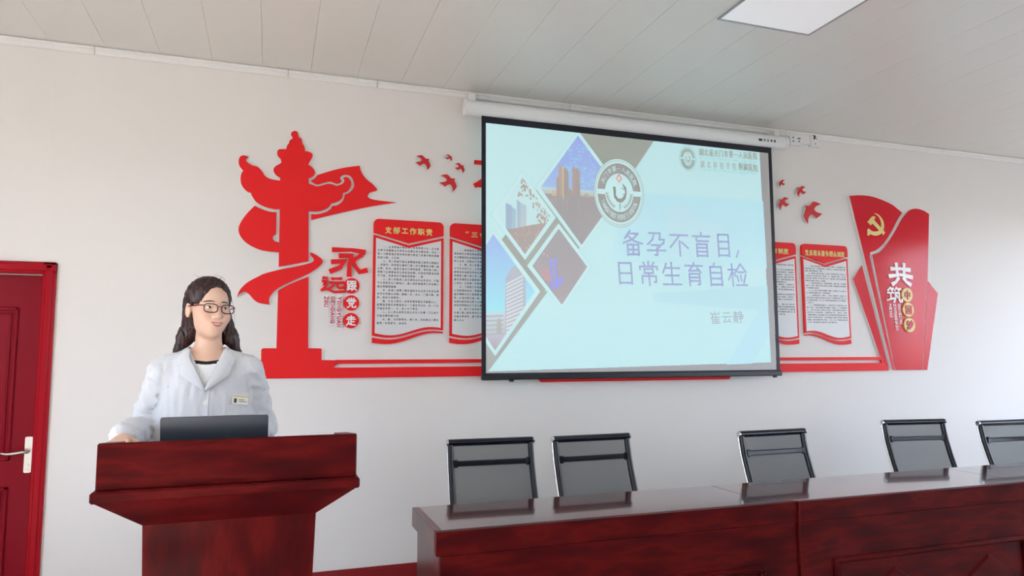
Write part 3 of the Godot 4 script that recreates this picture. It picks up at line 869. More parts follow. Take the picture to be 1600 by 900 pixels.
func slide_picture() -> ImageTexture:
	var pp := Paper.new(1400, 1030, Color.BLACK)
	var E := func(r: int, g: int, b: int) -> Color: return lit_colour(Color8(r, g, b))
	var sky_blue: Color = E.call(202, 237, 241)
	var lit := pts2(LIT)
	pp.fill(lit, sky_blue, E.call(198, 236, 239))
	# the pale blue sky of the background photograph, with a faint building in it
	pp.fill([Vector2(640, 250), Vector2(1362, 240), Vector2(1368, 560), Vector2(560, 560)], E.call(192, 232, 244), E.call(196, 234, 242))
	pp.fill([Vector2(840, 330), Vector2(900, 290), Vector2(1010, 330), Vector2(1120, 380), Vector2(1120, 640), Vector2(840, 640)], E.call(198, 230, 240), E.call(195, 233, 240))
	for k in 9:
		pp.line(Vector2(860, 350 + k * 28), Vector2(1110, 392 + k * 24), 3, E.call(206, 236, 242))
	pp.fill([Vector2(760, 690), Vector2(1368, 640), Vector2(1368, 760), Vector2(760, 730)], E.call(192, 228, 236))
	pp.fill([Vector2(1365, 690), Vector2(1370, 860), Vector2(1270, 1000), Vector2(1130, 1004)], E.call(192, 230, 241))
	# grey shapes behind the picture diamonds
	var grey: Color = E.call(172, 178, 172)
	pp.fill(pts2(GREY_TOP), grey)
	for b in [BAND_A, BAND_B, BAND_C, BAND_D, CORNER]:
		pp.fill(pts2(b), grey)
	var frames := [PICTURE_D1, PICTURE_D2, PICTURE_D3, PICTURE_D4]
	for f in frames:
		var q := pts2(f)
		var c: Vector2 = (q[0] + q[2]) * 0.5
		var big := []
		var rim := []
		for v in q:
			big.append(c + (v - c) * (1.0 + 21.0 / (v - c).length()))
			rim.append(c + (v - c) * (1.0 + 24.0 / (v - c).length()))
		pp.fill(rim, E.call(180, 212, 214))
		pp.fill(big, E.call(206, 241, 243))
	var d1 := pts2(PICTURE_D1)
	pp.fill(d1, E.call(136, 184, 240), E.call(176, 222, 238))
	var clip := func(poly: Array, shape: Array, a: Color, b: Color) -> void:
		for piece in Geometry2D.intersect_polygons(PackedVector2Array(poly), PackedVector2Array(shape)):
			pp.fill(Array(piece), a, b)
	var noise := RandomNumberGenerator.new()
	noise.seed = 4
	for k in 130:
		var s := Vector2(noise.randf_range(330, 520), noise.randf_range(60, 240))
		if Geometry2D.is_point_in_polygon(s, PackedVector2Array(d1)) and absf(s.x - 390 - (s.y - 60) * 0.35) < 70:
			pp.ellipse(s, noise.randf_range(2, 7), noise.randf_range(2, 5), E.call(170, 216, 246))
	clip.call(d1, [Vector2(200, 255), Vector2(640, 255), Vector2(640, 285), Vector2(200, 285)], E.call(196, 222, 230), E.call(196, 200, 196))
	clip.call(d1, [Vector2(200, 284), Vector2(640, 280), Vector2(640, 520), Vector2(200, 520)], E.call(172, 170, 172), E.call(176, 174, 178))
	for tw in [[322, 155, 345, 288, 196, 182, 164], [345, 165, 368, 286, 180, 174, 170], [312, 205, 326, 288, 186, 176, 166], [385, 156, 402, 284, 192, 176, 166], [400, 160, 421, 284, 182, 174, 172], [290, 262, 312, 290, 214, 200, 170], [440, 266, 470, 286, 200, 188, 168], [368, 250, 384, 286, 182, 176, 172]]:
		clip.call(d1, [Vector2(tw[0], tw[1] + 8), Vector2(tw[0] + 8, tw[1]), Vector2(tw[2], tw[1] + 14), Vector2(tw[2], tw[3]), Vector2(tw[0], tw[3])], E.call(tw[4], tw[5], tw[6]), E.call(tw[4] - 6, tw[5] - 6, tw[6] - 2))
	clip.call(d1, [Vector2(340, 160), Vector2(345, 160), Vector2(345, 300), Vector2(340, 300)], E.call(226, 214, 188), E.call(214, 200, 176))
	for k in 14:
		var xx := noise.randf_range(260, 600)
		clip.call(d1, [Vector2(xx, 300), Vector2(xx + 5, 300), Vector2(xx + 4, 360), Vector2(xx + 1, 360)], E.call(184, 180, 176), E.call(176, 176, 180))
	var d2 := pts2(PICTURE_D2)
	pp.fill(d2, E.call(202, 236, 240), E.call(200, 228, 232))
	for tw in [[86, 335, 112, 470, 150, 190, 214], [112, 350, 130, 470, 168, 200, 216], [134, 318, 150, 470, 172, 196, 212], [150, 330, 176, 470, 184, 206, 216]]:
		clip.call(d2, [Vector2(tw[0], tw[1]), Vector2(tw[2], tw[1] + 10), Vector2(tw[2], tw[3]), Vector2(tw[0], tw[3])], E.call(tw[4], tw[5], tw[6]), E.call(tw[4] + 14, tw[5] + 4, tw[6] - 4))
	clip.call(d2, [Vector2(40, 452), Vector2(120, 440), Vector2(200, 420), Vector2(300, 400), Vector2(300, 560), Vector2(40, 560)], E.call(186, 176, 166), E.call(176, 166, 162))
	for k in 420:
		var s := Vector2(noise.randf_range(140, 290), noise.randf_range(225, 540))
		var crown := s.x - 158 < (s.y - 210) * 0.9 and s.x - 158 > (s.y - 240) * 0.45 and s.y < 420
		if (crown or (s.y < 300 and s.x < 185)) and Geometry2D.is_point_in_polygon(s, PackedVector2Array(d2)):
			var z := noise.randf_range(4.0, 9.0)
			clip.call(d2, [s + Vector2(-z * 0.7, 0), s + Vector2(0, -z), s + Vector2(z * 0.7, 2), s + Vector2(1, z)], E.call(180, 174, 168), E.call(188, 178, 168))
	for k in 60:
		var s := Vector2(noise.randf_range(120, 245), noise.randf_range(430, 535))
		if Geometry2D.is_point_in_polygon(s, PackedVector2Array(d2)):
			pp.ellipse(s, 2, 5, E.call(204, 190, 178))
	var d3 := pts2(PICTURE_D3)
	pp.fill(d3, E.call(140, 186, 240), E.call(150, 232, 242))
	clip.call(d3, [Vector2(-10, 470), Vector2(220, 470), Vector2(220, 560), Vector2(-10, 560)], E.call(134, 192, 240), E.call(124, 208, 242))
	clip.call(d3, [Vector2(-10, 560), Vector2(220, 560), Vector2(220, 790), Vector2(-10, 790)], E.call(124, 208, 242), E.call(150, 234, 244))
	clip.call(d3, [Vector2(-10, 790), Vector2(130, 780), Vector2(130, 900), Vector2(-10, 900)], E.call(206, 222, 226), E.call(196, 196, 200))
	for k in 5:
		clip.call(d3, [Vector2(-10, 800 + k * 18), Vector2(75, 796 + k * 18), Vector2(75, 803 + k * 18), Vector2(-10, 807 + k * 18)], E.call(180, 190, 196), E.call(180, 190, 196))
	clip.call(d3, [Vector2(84, 650), Vector2(110, 600), Vector2(136, 590), Vector2(170, 640), Vector2(172, 880), Vector2(80, 880)], E.call(186, 196, 204), E.call(192, 192, 198))
	for k in 15:
		clip.call(d3, [Vector2(86, 668 + k * 15), Vector2(160, 630 + k * 16), Vector2(160, 637 + k * 16), Vector2(86, 676 + k * 15)], E.call(216, 226, 230), E.call(220, 226, 230))
	clip.call(d3, [Vector2(-10, 880), Vector2(220, 870), Vector2(220, 950), Vector2(-10, 950)], E.call(198, 198, 210), E.call(182, 176, 178))
	clip.call(d3, [Vector2(46, 820), Vector2(58, 806), Vector2(66, 830), Vector2(66, 870), Vector2(46, 872)], E.call(186, 188, 184), E.call(184, 182, 180))
	var d4 := pts2(PICTURE_D4)
	pp.fill(d4, E.call(176, 176, 180), E.call(180, 174, 176))
	var neon := pts2(NEON)
	for k in range(0, neon.size(), 2):
		pp.line(neon[k], neon[k + 1], 12, E.call(160, 170, 226))
	for k in range(0, neon.size(), 2):
		pp.line(neon[k], neon[k + 1], 5, E.call(140, 166, 255))
	for k in 3:
		pp.line(Vector2(238 + k * 14, 610 - k * 6), Vector2(262 + k * 10, 650), 5, E.call(226, 160, 170))
	pp.ellipse(Vector2(252, 540), 4, 4, E.call(236, 196, 180))
	pp.ellipse(Vector2(268, 546), 4, 4, E.call(236, 180, 176))
	# the round emblem
	emblem(pp, Vector2(LOGO_BOX[0], LOGO_BOX[1]), 122.0, 152.0, E.call(164, 170, 164), E.call(206, 241, 242), E.call(120, 140, 140), true)
	emblem(pp, Vector2(SMALL_LOGO[0], SMALL_LOGO[1]), 44.0, 57.0, E.call(142, 190, 184), E.call(204, 240, 242), E.call(120, 170, 166), false)
	# lettering
	var violet: Color = E.call(164, 180, 214)
	pen_line(pp, "备孕不盲目", LINE1, 0.92, 8.5, violet)
	pp.line(Vector2(COMMA[0], COMMA[1]), Vector2(COMMA[2], COMMA[3]), 8, violet)
	pen_line(pp, "日常生育自检", LINE2, 0.92, 8.5, violet)
	pen_line(pp, "崔云静", NAME, 0.94, 4.0, E.call(158, 178, 184))
	var green: Color = E.call(112, 182, 176)
	pen_line(pp, "湖北省天门市第一人民医院", HEAD1, 0.9, 4.2, green)
	pen_line(pp, "湖北科技学院", HEAD2, 0.62, 2.6, green)
	pen_line(pp, "附属医院", HEAD3, 0.92, 4.2, green)
	pen_line(pp, "THE FIRST PEOPLE'S HOSPITAL OF TIANMEN IN HUBEI PROVINCE", ENG1, 1.3, 1.5, E.call(164, 218, 218))
	pen_line(pp, "THE AFFILIATED HOSPITAL OF HUBEI UNIVERSITY OF SCIENCE AND TECHNOLOGY", ENG2, 1.3, 1.5, E.call(164, 218, 218))
	for k in 4:
		pp.line(Vector2(70 + k * 32, 985 - k), Vector2(80 + k * 32, 975 - k), 4, E.call(190, 224, 226))
	return pp.texture()

func emblem(pp: Paper, c: Vector2, rx: float, ry: float, band: Color, pale: Color, ink: Color, full: bool) -> void:
	pp.ellipse(c, rx * 1.0, ry * 1.0, ink)
	pp.ellipse(c, rx * 0.985, ry * 0.985, pale)
	pp.ellipse(c, rx * 0.945, ry * 0.945, ink)
	pp.ellipse(c, rx * 0.93, ry * 0.93, pale)
	pp.ellipse(c, rx * 0.86, ry * 0.86, band)
	pp.ellipse(c, rx * 0.56, ry * 0.56, pale)
	pp.fill([c + Vector2(-rx * 0.88, -ry * 0.07), c + Vector2(rx * 0.88, -ry * 0.07), c + Vector2(rx * 0.88, ry * 0.07), c + Vector2(-rx * 0.88, ry * 0.07)], pale)
	var at := func(x: float, y: float) -> Vector2: return c + Vector2(x * rx, y * ry)
	var red := lit_colour(Color8(240, 150, 166))
	# red lozenge with a white cross
	pp.fill([at.call(0, -0.56), at.call(0.13, -0.42), at.call(0, -0.28), at.call(-0.13, -0.42)], red)
	pp.line(at.call(-0.055, -0.42), at.call(0.055, -0.42), rx * 0.045, pale)
	pp.line(at.call(0, -0.48), at.call(0, -0.36), rx * 0.045, pale)
	# the dove: body curve, head, wing feathers
	var bodyc := [at.call(-0.25, -0.16), at.call(-0.15, -0.17), at.call(-0.13, -0.05), at.call(-0.14, 0.08), at.call(-0.04, 0.17), at.call(0.10, 0.16), at.call(0.20, 0.05), at.call(0.22, -0.08), at.call(0.15, -0.2), at.call(0.12, -0.29), at.call(0.28, -0.18), at.call(0.31, -0.02), at.call(0.25, 0.17), at.call(0.10, 0.28), at.call(-0.08, 0.27), at.call(-0.22, 0.14), at.call(-0.23, -0.04)]
	pp.fill(bodyc, ink)
	for k in 3:
		pp.line(at.call(0.08 + k * 0.03, -0.14 + k * 0.09), at.call(0.22 + k * 0.02, -0.10 + k * 0.08), rx * 0.03, pale if k % 2 else ink)
	# staff and two laurel sprays
	pp.line(at.call(0.02, 0.26), at.call(0.02, 0.52), rx * 0.025, ink)
	pp.line(at.call(-0.03, 0.34), at.call(0.07, 0.38), rx * 0.025, ink)
	pp.line(at.call(0.07, 0.41), at.call(-0.02, 0.45), rx * 0.025, ink)
	for s in [-1.0, 1.0]:
		for k in 7:
			var an := 0.15 + k * 0.16
			var q: Vector2 = at.call(s * cos(an) * 0.48, sin(an) * 0.48)
			pp.line(q, q + Vector2(s * rx * 0.05, -ry * 0.05), rx * 0.035, ink)
			pp.line(q, q + Vector2(-s * rx * 0.04, -ry * 0.05), rx * 0.03, ink)
	if not full:
		return
	var han := "天门市第一人民医院"
	for k in han.length():
		var an := -PI / 2 + (k - 4) * 0.27
		var dirv := Vector2(cos(an), sin(an))
		var xv := Vector2(-dirv.y * rx, dirv.x * ry) * 0.17
		var yv := Vector2(-dirv.x * rx, -dirv.y * ry) * 0.17
		pen(pp, han[k], c + Vector2(dirv.x * rx, dirv.y * ry) * 0.79 - xv * 0.5, xv, yv, 2.6, pale)
	var lat := "TIANMEN FIRST PEOPLE'S HOSPITAL"
	for k in lat.length():
		var an := PI / 2 - (k - 15) * 0.079
		var dirv := Vector2(cos(an), sin(an))
		var xv := Vector2(dirv.y * rx, -dirv.x * ry) * 0.115
		var yv := Vector2(dirv.x * rx, dirv.y * ry) * 0.14
		pen(pp, lat[k], c + Vector2(dirv.x * rx, dirv.y * ry) * 0.64 - xv * 0.3, xv, yv, 2.4, pale)

func build_screen() -> void:
	var s := thing("projection_screen", "white projection screen pulled down from a long roller case, showing a slide", "screen", Vector3(2.5, 1.26, 0.1))
	var st := tool()
	# roller case: a rounded white tube of metal with end caps
	var prof := PackedVector2Array()
	for k in 20:
		var an := TAU * k / 20
		prof.append(Vector2(cos(an) * 0.055 * (1.0 if absf(cos(an)) < 0.8 else 0.94), sin(an) * 0.052))
	var case_y := 3.092 - 1.26
	for k in 20:
		var a := prof[k]
		var b := prof[(k + 1) % 20]
		quad(st, Vector3(-1.285, case_y + a.y, a.x - 0.01), Vector3(-1.285, case_y + b.y, b.x - 0.01), Vector3(1.305, case_y + b.y, b.x - 0.01), Vector3(1.305, case_y + a.y, a.x - 0.01))
	var case_part := part("roller_case", st, M.white_plastic, s)
	for e in [-1.0, 1.0]:
		st = tool()
		tube(st, [Vector3(1.305 if e > 0 else -1.285, case_y, -0.01), Vector3((1.305 if e > 0 else -1.285) + e * 0.02, case_y, -0.01)], [0.058, 0.056], 20)
		part("end_cap", st, M.trim, case_part)
		st = tool()
		box(st, Vector3(e * 1.25, case_y + 0.07, -0.045), Vector3(0.05, 0.06, 0.09), 0.006)
		part("bracket", st, M.trim, case_part)
	# maker's mark printed small on the case
	st = tool()
	var mark := ["三", "工", "中", "日"]
	ribbon(st, [Vector2(1.045, case_y - 0.012), Vector2(1.062, case_y - 0.012)], 0.017, 0.0435, 0.0452)
	for k in 4:
		for str_ in strokes(mark[k]):
			var p := []
			for q in str_:
				p.append(Vector2(1.082 + k * 0.032 + q.x * 0.0002, case_y - 0.001 - q.y * 0.0002))
			ribbon(st, p, 0.004, 0.0435, 0.0450)
	part("lettering", st, M.navy, case_part, "small dark blue maker's mark")
	# fabric: black border with the white picture field in it
	st = tool()
	var w := 1.1875
	span(st, Vector3(-w, 0.04, -0.0015), Vector3(-1.157, 1.80, 0.0008), 0.0003)
	span(st, Vector3(1.157, 0.04, -0.0015), Vector3(w, 1.80, 0.0008), 0.0003)
	span(st, Vector3(-1.157, 1.735, -0.0015), Vector3(1.157, 1.80, 0.0008), 0.0003)
	span(st, Vector3(-1.157, 0.03, -0.0015), Vector3(1.157, 0.046, 0.0008), 0.0003)
	part("black_border", st, M.navy, s)
	st = tool()
	board(st, rect_points(-1.158, 0.044, 1.154, 1.743), -0.001, 0.0, Rect2(-1.158, 0.044, 2.312, 1.701))
	var fm := mat(Color8(202, 202, 203), 0.85)
	fm.emission_enabled = true
	fm.emission = Color.BLACK
	fm.emission_operator = BaseMaterial3D.EMISSION_OP_ADD
	fm.emission_texture = slide_picture()
	fm.emission_energy_multiplier = 1.0 / EXPOSURE
	part("screen_fabric", st, fm, s)
	st = tool()
	span(st, Vector3(-w - 0.002, 0.0, -0.012), Vector3(w + 0.012, 0.040, 0.014), 0.006)
	part("bottom_bar", st, M.black, s)
	for cx in [-0.98, w - 0.05]:
		st = tool()
		box(st, Vector3(cx, -0.006, 0), Vector3(0.03, 0.014, 0.02), 0.003)
		part("bar_clip", st, M.dark, s)
	# wall sockets right of the case, with a short black plug lead
	var so := thing("wall_socket", "white double wall socket on a surface box beside the screen case", "socket", Vector3(3.99, 3.155, 0))
	st = tool()
	box(st, Vector3(0, 0, 0.018), Vector3(0.115, 0.085, 0.036), 0.006)
	part("socket_box", st, M.white_plastic, so)
	st = tool()
	for k in [[-0.03, 0.015], [-0.03, -0.015], [0.02, 0.012], [0.035, 0.012], [0.028, -0.012]]:
		st = tool()
		box(st, Vector3(k[0], k[1], 0.037), Vector3(0.012, 0.010, 0.003), 0.001)
		part("socket_slot", st, M.dark, so)
	var so2 := thing("wall_socket", "white square wall socket with trunking, further from the screen case", "socket", Vector3(4.185, 3.16, 0))
	st = tool()
	box(st, Vector3(0, 0, 0.016), Vector3(0.09, 0.09, 0.032), 0.005)
	part("socket_box", st, M.white_plastic, so2)
	st = tool()
	box(st, Vector3(-0.09, 0.005, 0.012), Vector3(0.09, 0.06, 0.024), 0.003)
	part("trunking", st, M.trim, so2)
	st = tool()
	for k in [[-0.012, 0.022], [0.012, 0.022], [0.0, -0.02]]:
		st = tool()
		box(st, Vector3(k[0], k[1], 0.033), Vector3(0.008, 0.008, 0.003), 0.001)
		part("socket_slot", st, M.dark, so2)
	st = tool()
	tube(st, [Vector3(4.175, 3.215, 0.02), Vector3(4.185, 3.205, 0.03), Vector3(4.18, 3.190, 0.034), Vector3(4.17, 3.18, 0.034)], [0.006, 0.006, 0.007, 0.006], 8)
	tag(part("plug_lead", st, M.dark, self), "short black lead plugged in above the square socket", "cable")
	st = tool()
	tube(st, [Vector3(3.80, 3.17, 0.08), Vector3(3.84, 3.20, 0.08), Vector3(3.88, 3.17, 0.06), Vector3(3.86, 3.13, 0.07), Vector3(3.83, 3.15, 0.09), Vector3(3.87, 3.19, 0.06), Vector3(3.93, 3.17, 0.045)], [0.004], 8)
	tag(part("power_cable", st, M.trim, self), "thin white cable looped between screen case and socket", "cable")

# ---------------------------------------------------------------- red decorations on the wall
func build_column_decor() -> void:
	var d := thing("column_decoration", "big red cut-out of a carved column with banner and ribbon on the wall", "decoration", Vector3(0.12, 1.28, 0))
	var off := Vector2(-0.12, -1.28)
	var put := func(called: String, chains: Array, z1: float) -> void:
		var p := outline(chains)
		for k in p.size():
			p[k] += off
		var st := tool()
		board(st, p, z1 - 0.0008, z1)
		var face := part(called, st, M.red, d)
		st = tool()
		board(st, p, 0.0, z1 - 0.0008)
		part("foam_core", st, M.red_edge, face, "pale cut edge of the board")
	put.call("column_shaft", COLUMN_TOP, 0.02)
	put.call("banner", COLUMN_BANNER, 0.018)
	put.call("ribbon", RIBBON_UPPER, 0.0195)
	put.call("ribbon", RIBBON_LOWER, 0.02)
	put.call("column_foot", COLUMN_FOOT, 0.02)
	# two long red rails running right from the foot
	var r := thing("red_rail", "long thin red double rail running low along the wall behind the screen", "decoration", Vector3(2.6, 1.28, 0))
	var st := tool()
	board(st, PackedVector2Array([Vector2(RAIL_FROM + 0.047 - 2.6, 0.094), Vector2(2.188, 0.094), Vector2(2.170, 0.118), Vector2(RAIL_FROM + 0.028 - 2.6, 0.118)]), 0.0, 0.018)
	part("upper_rail", st, M.red, r)
	st = tool()
	board(st, PackedVector2Array([Vector2(RAIL_FROM - 2.6, 0.005), Vector2(2.250, 0.005), Vector2(2.190, 0.0935), Vector2(2.168, 0.0935), Vector2(2.182, 0.070), Vector2(RAIL_FROM - 2.6, 0.070)]), 0.0, 0.018)
	part("lower_rail", st, M.red, r)
	st = tool()
	board(st, PackedVector2Array([Vector2(1.72, 1.284), Vector2(1.765, 1.238), Vector2(3.285, 1.236), Vector2(3.325, 1.284)]), 0.0, 0.018)
	tag(part("red_plate", st, M.red, self), "red tapered plate just showing under the projection screen", "decoration")
	# first character of a heading that the screen hides
	st = tool()
	span(st, Vector3(1.288, 2.728, 0), Vector3(1.62, 2.755, 0.018), 0.001)
	ribbon(st, [Vector2(1.47, 2.73), Vector2(1.40, 2.655), Vector2(1.30, 2.582)], 0.03, 0.0, 0.0184)
	span(st, Vector3(1.288, 2.570, 0), Vector3(1.34, 2.596, 0.018), 0.001)
	ribbon(st, [Vector2(1.47, 2.70), Vector2(1.47, 2.50)], 0.03, 0.0, 0.0188)
	ribbon(st, [Vector2(1.50, 2.66), Vector2(1.61, 2.58)], 0.03, 0.0, 0.018)
	tag(part("heading_character", st, M.red, self), "red raised heading character half hidden behind the screen edge", "lettering")

func latin_strip(called_label: String, text: String, x0: float, x1: float, y0: float, y1: float, ink: Material, plate: bool, lean: float) -> void:
	# a word set sideways, read from top to bottom
	var o := thing("pinyin_strip", called_label, "lettering", Vector3((x0 + x1) * 0.5, y1, 0))
	var w := x1 - x0
	var h := y0 - y1
	if plate:
		var st := tool()
		board(st, rect_points(-w * 0.5 - 0.006, -0.012, w * 0.5 + 0.004, h + 0.01, 0.008), 0.0, 0.012)
		part("backing", st, M.white_acrylic, o)
	var n := text.length()
	for k in n:
		var st := tool()
		var xv := Vector2(lean, -1.0) * (h / n) * 1.35
		var yv := Vector2(-w * 0.85, 0)
		for s in strokes(text[k]):
			var p := []
			for q in s:
				p.append(Vector2(w * 0.42 + lean * k * h / n, h - k * h / n - h / n * 0.1) + xv * q.x / 100.0 + yv * q.y / 100.0)
			ribbon(st, p, w * 0.16, 0.012 if plate else 0.02, (0.015 if plate else 0.024) + 0.0003 * k)
		part("letter", st, ink, o)

func brush_character(ch: String, label: String, o: Vector2, w: float, h: float, t: float, m: Material, z0: float, z1: float) -> void:
	var th := thing("slogan_character", label, "lettering", Vector3(o.x, o.y - h, 0))
	for s in strokes(ch):
		var st := tool()
		var p := []
		for q in s:
			p.append(Vector2(q.x / 100.0 * w, h - q.y / 100.0 * h))
		z1 += 0.0004   # overlapping strokes lie one over the other
		ribbon(st, p, t, z0, z1, 0.45)
		part("brush_stroke", st, m, th)

func word_disc(ch: String, label: String, c: Vector2, rx: float, ry: float, m: Material, ink: Material, z0: float, group: String) -> void:
	var th := thing("slogan_disc", label, "lettering", Vector3(c.x, c.y - ry, z0), group)
	var st := tool()
	board(st, disc_points(Vector2(0, ry), rx, ry, 36), 0.0, 0.012)
	part("disc", st, m, th)
	part("character", raised(ch, Vector2(-rx * 0.64, ry + ry * 0.66), Vector2(rx * 1.28, 0), Vector2(0, -ry * 1.32), rx * 0.17, 0.012, 0.015), ink, th)

func build_slogans() -> void:
	brush_character("永", "large red brush-written character beside the red column, above the discs", Vector2(0.335, 2.112), 0.235, 0.185, 0.026, M.red, 0.0, 0.018)
	brush_character("远", "smaller red brush-written character tucked left of the first red disc", Vector2(0.288, 1.925), 0.148, 0.115, 0.014, M.red, 0.0, 0.018)
	for k in 3:
		word_disc(["跟", "党", "走"][k], "red disc with a white character, %s of three beside the column" % ["topmost", "middle", "lowest"][k], Vector2(0.478, [1.867, 1.757, 1.645][k]), 0.049, 0.049, M.red, M.white_acrylic, 0.0, "red slogan discs by the column")
	latin_strip("white strip of red letters YONGYUAN set sideways beside the red discs", "YONGYUAN", 0.390, 0.419, 1.797, 1.600, M.lettering, true, 0.0)
	latin_strip("white strip of red letters GENDANG set sideways, middle of three", "GENDANG", 0.350, 0.377, 1.797, 1.624, M.lettering, true, 0.0)
	latin_strip("short white strip of red letters ZOU set sideways, nearest the column", "ZOU", 0.310, 0.337, 1.797, 1.727, M.lettering, true, 0.0)
	# on the red flag
	brush_character("共", "large white brush-written character on the tall red flag", Vector2(4.895, 2.19), 0.262, 0.195, 0.030, M.white_acrylic, 0.02, 0.026)
	brush_character("筑", "smaller white brush-written character on the flag, left of yellow discs", Vector2(4.856, 1.982), 0.172, 0.138, 0.0145, M.white_acrylic, 0.02, 0.026)
	for k in 3:
		word_disc(["中", "国", "梦"][k], "pale yellow disc with a red character on the flag, %s of three" % ["topmost", "middle", "lowest"][k], Vector2([5.079, 5.082, 5.087][k], [1.918, 1.793, 1.663][k]), 0.060, 0.060, M.gold, M.lettering, 0.02, "yellow slogan discs on the flag")
	latin_strip("white letters GONGZHU set sideways on the flag, next to the discs", "GONGZHU", 4.978, 5.008, 1.842, 1.670, M.white_acrylic, false, 0.05)
	latin_strip("white letters ZHONGGUO set sideways on the flag, middle of three words", "ZHONGGUO", 4.928, 4.958, 1.842, 1.615, M.white_acrylic, false, 0.05)
	latin_strip("white letters MENG set sideways on the flag, shortest of three words", "MENG", 4.880, 4.910, 1.842, 1.722, M.white_acrylic, false, 0.05)

func page_text(seed_no: int, cols: int, rows: Array, title_pool: String) -> ImageTexture:
	var pp := Paper.new(512, 740, Color8(226, 226, 228))
	var g := RandomNumberGenerator.new()
	g.seed = seed_no
	var ink := Color8(44, 40, 44)
	var step := 484.0 / cols
	var total := 0
	for r in rows:
		total += r
	var dy := minf(step * 1.36, 600.0 / total)
	var y := 60.0
	var numerals := "一三工中国人天不日"
	for r in rows.size():
		for l in rows[r]:
			var from := 2 if l == 0 else 0
			var to := cols if l < rows[r] - 1 else g.randi_range(4, cols - 3)
			for k in range(from, to):
				if l == 0 and k == from + 1 or g.randf() < 0.07:
					pen(pp, "、", Vector2(14 + k * step, y), Vector2(step * 0.8, 0), Vector2(0, step * 0.8), 2.0, ink)
					continue
				var ch := numerals[r % 9] if l == 0 and k == from else title_pool[g.randi_range(0, title_pool.length() - 1)]
				pen(pp, ch, Vector2(14 + k * step, y), Vector2(step * 0.82, 0), Vector2(0, step * 0.82), 1.7, ink)
			y += dy
	return pp.texture()

func notice_board(label: String, x: float, flip: bool, heading: String, tex: Texture2D) -> void:
	var w := 0.462
	var th := thing("notice_board", label, "notice board", Vector3(x, 1.5, 0), "red framed notice boards on the wall")
	var fx := func(v: float) -> float: return (w - v) if flip else v
	var P := func(arr: Array) -> PackedVector2Array:
		var r := PackedVector2Array()
		for k in range(0, arr.size(), 2):
			r.append(Vector2(fx.call(arr[k]), arr[k + 1] - 1.5))
		return r
	# heading board with rounded shoulders and a chevron underside
	var top := []
	for k in 6:
		var an := PI - k * PI / 10.0
		top += [0.032 + cos(an) * 0.032, 2.275 + sin(an) * 0.032]
	for k in 6:
		var an := PI / 2 - k * PI / 10.0
		top += [w - 0.032 + cos(an) * 0.032, 2.275 + sin(an) * 0.032]
	top += [w, 2.217, w * 0.5, 2.157, 0.0, 2.217]
	var st := tool()
	board(st, P.call(top), 0.0, 0.02)
	var head := part("heading_board", st, M.red, th)
	var n := heading.length()
	var cw := minf(0.30 / n, 0.056) if n < 8 else 0.0375
	for k in n:
		var o := Vector2(w * 0.5 + (k - n * 0.5) * cw * 1.08 + cw * 0.06, 2.258 - 1.5)
		part("character", raised(heading[k], o, Vector2(cw * 0.88, 0), Vector2(0, -0.044 if n < 8 else -0.046), 0.0058 if n < 8 else 0.0056, 0.02, 0.0215), M.gold, head)
	# frame: red border round the paper, waved foot
	var wave_o := []
	var wave_i := []
	for k in 17:
		var t := k / 16.0
		var base := 1.551 + 0.028 * t - 0.020 * sin(t * TAU * 0.92)
		wave_o.append([w * t, base])
		wave_i.append([0.016 + (w - 0.032) * t, base + 0.015])
	var outer := [0.0, 2.203, w * 0.5, 2.143, w, 2.203]
	for k in range(16, -1, -1):
		outer += wave_o[k]
	st = tool()
	board(st, P.call(outer), 0.0, 0.015)
	part("frame", st, M.red, th)
	var inner := [0.016, 2.183, w * 0.5, 2.125, w - 0.016, 2.183]
	for k in range(16, -1, -1):
		inner += wave_i[k]
	st = tool()
	board(st, P.call(inner), 0.012, 0.017, Rect2(0.016, 0.046, w - 0.032, 0.64))
	var pm := mat(Color.WHITE, 0.4)
	pm.albedo_texture = tex
	part("printed_page", st, pm, th)
	# separate waved strip under the frame
	var strip := []
	for k in 17:
		strip += [w * k / 16.0, wave_o[k][1] - 0.012]
	for k in range(16, -1, -1):
		strip += [w * k / 16.0, wave_o[k][1] - 0.046 + 0.026 * k / 16.0]
	st = tool()
	board(st, P.call(strip), 0.0, 0.015)
	part("wave_strip", st, M.red, th)

func build_notice_boards() -> void:
	var pool := "支部工作职责三会一课党员教育制度联系服务群众中国人民学生自不日常目天门市第科技"
	notice_board("red framed notice board headed in yellow, next to the column slogan discs", 0.611, false, "支部工作职责", page_text(1, 23, [4, 5, 3, 3, 3, 2, 2], pool))
	notice_board("red framed notice board half covered by the screen's edge, right of a full board", 1.119, false, "“三会一课", page_text(2, 23, [4, 6, 6, 4], pool))
	notice_board("red framed notice board mostly behind the screen, beside the board nearest the flags", 3.492, true, "党员教育制度", page_text(3, 29, [2, 6, 4, 4, 5], pool))
	notice_board("red framed notice board with a long yellow heading, nearest the red flags", 4.012, true, "党员联系服务群众制度", page_text(4, 29, [3, 4, 3, 2, 4, 8], pool))

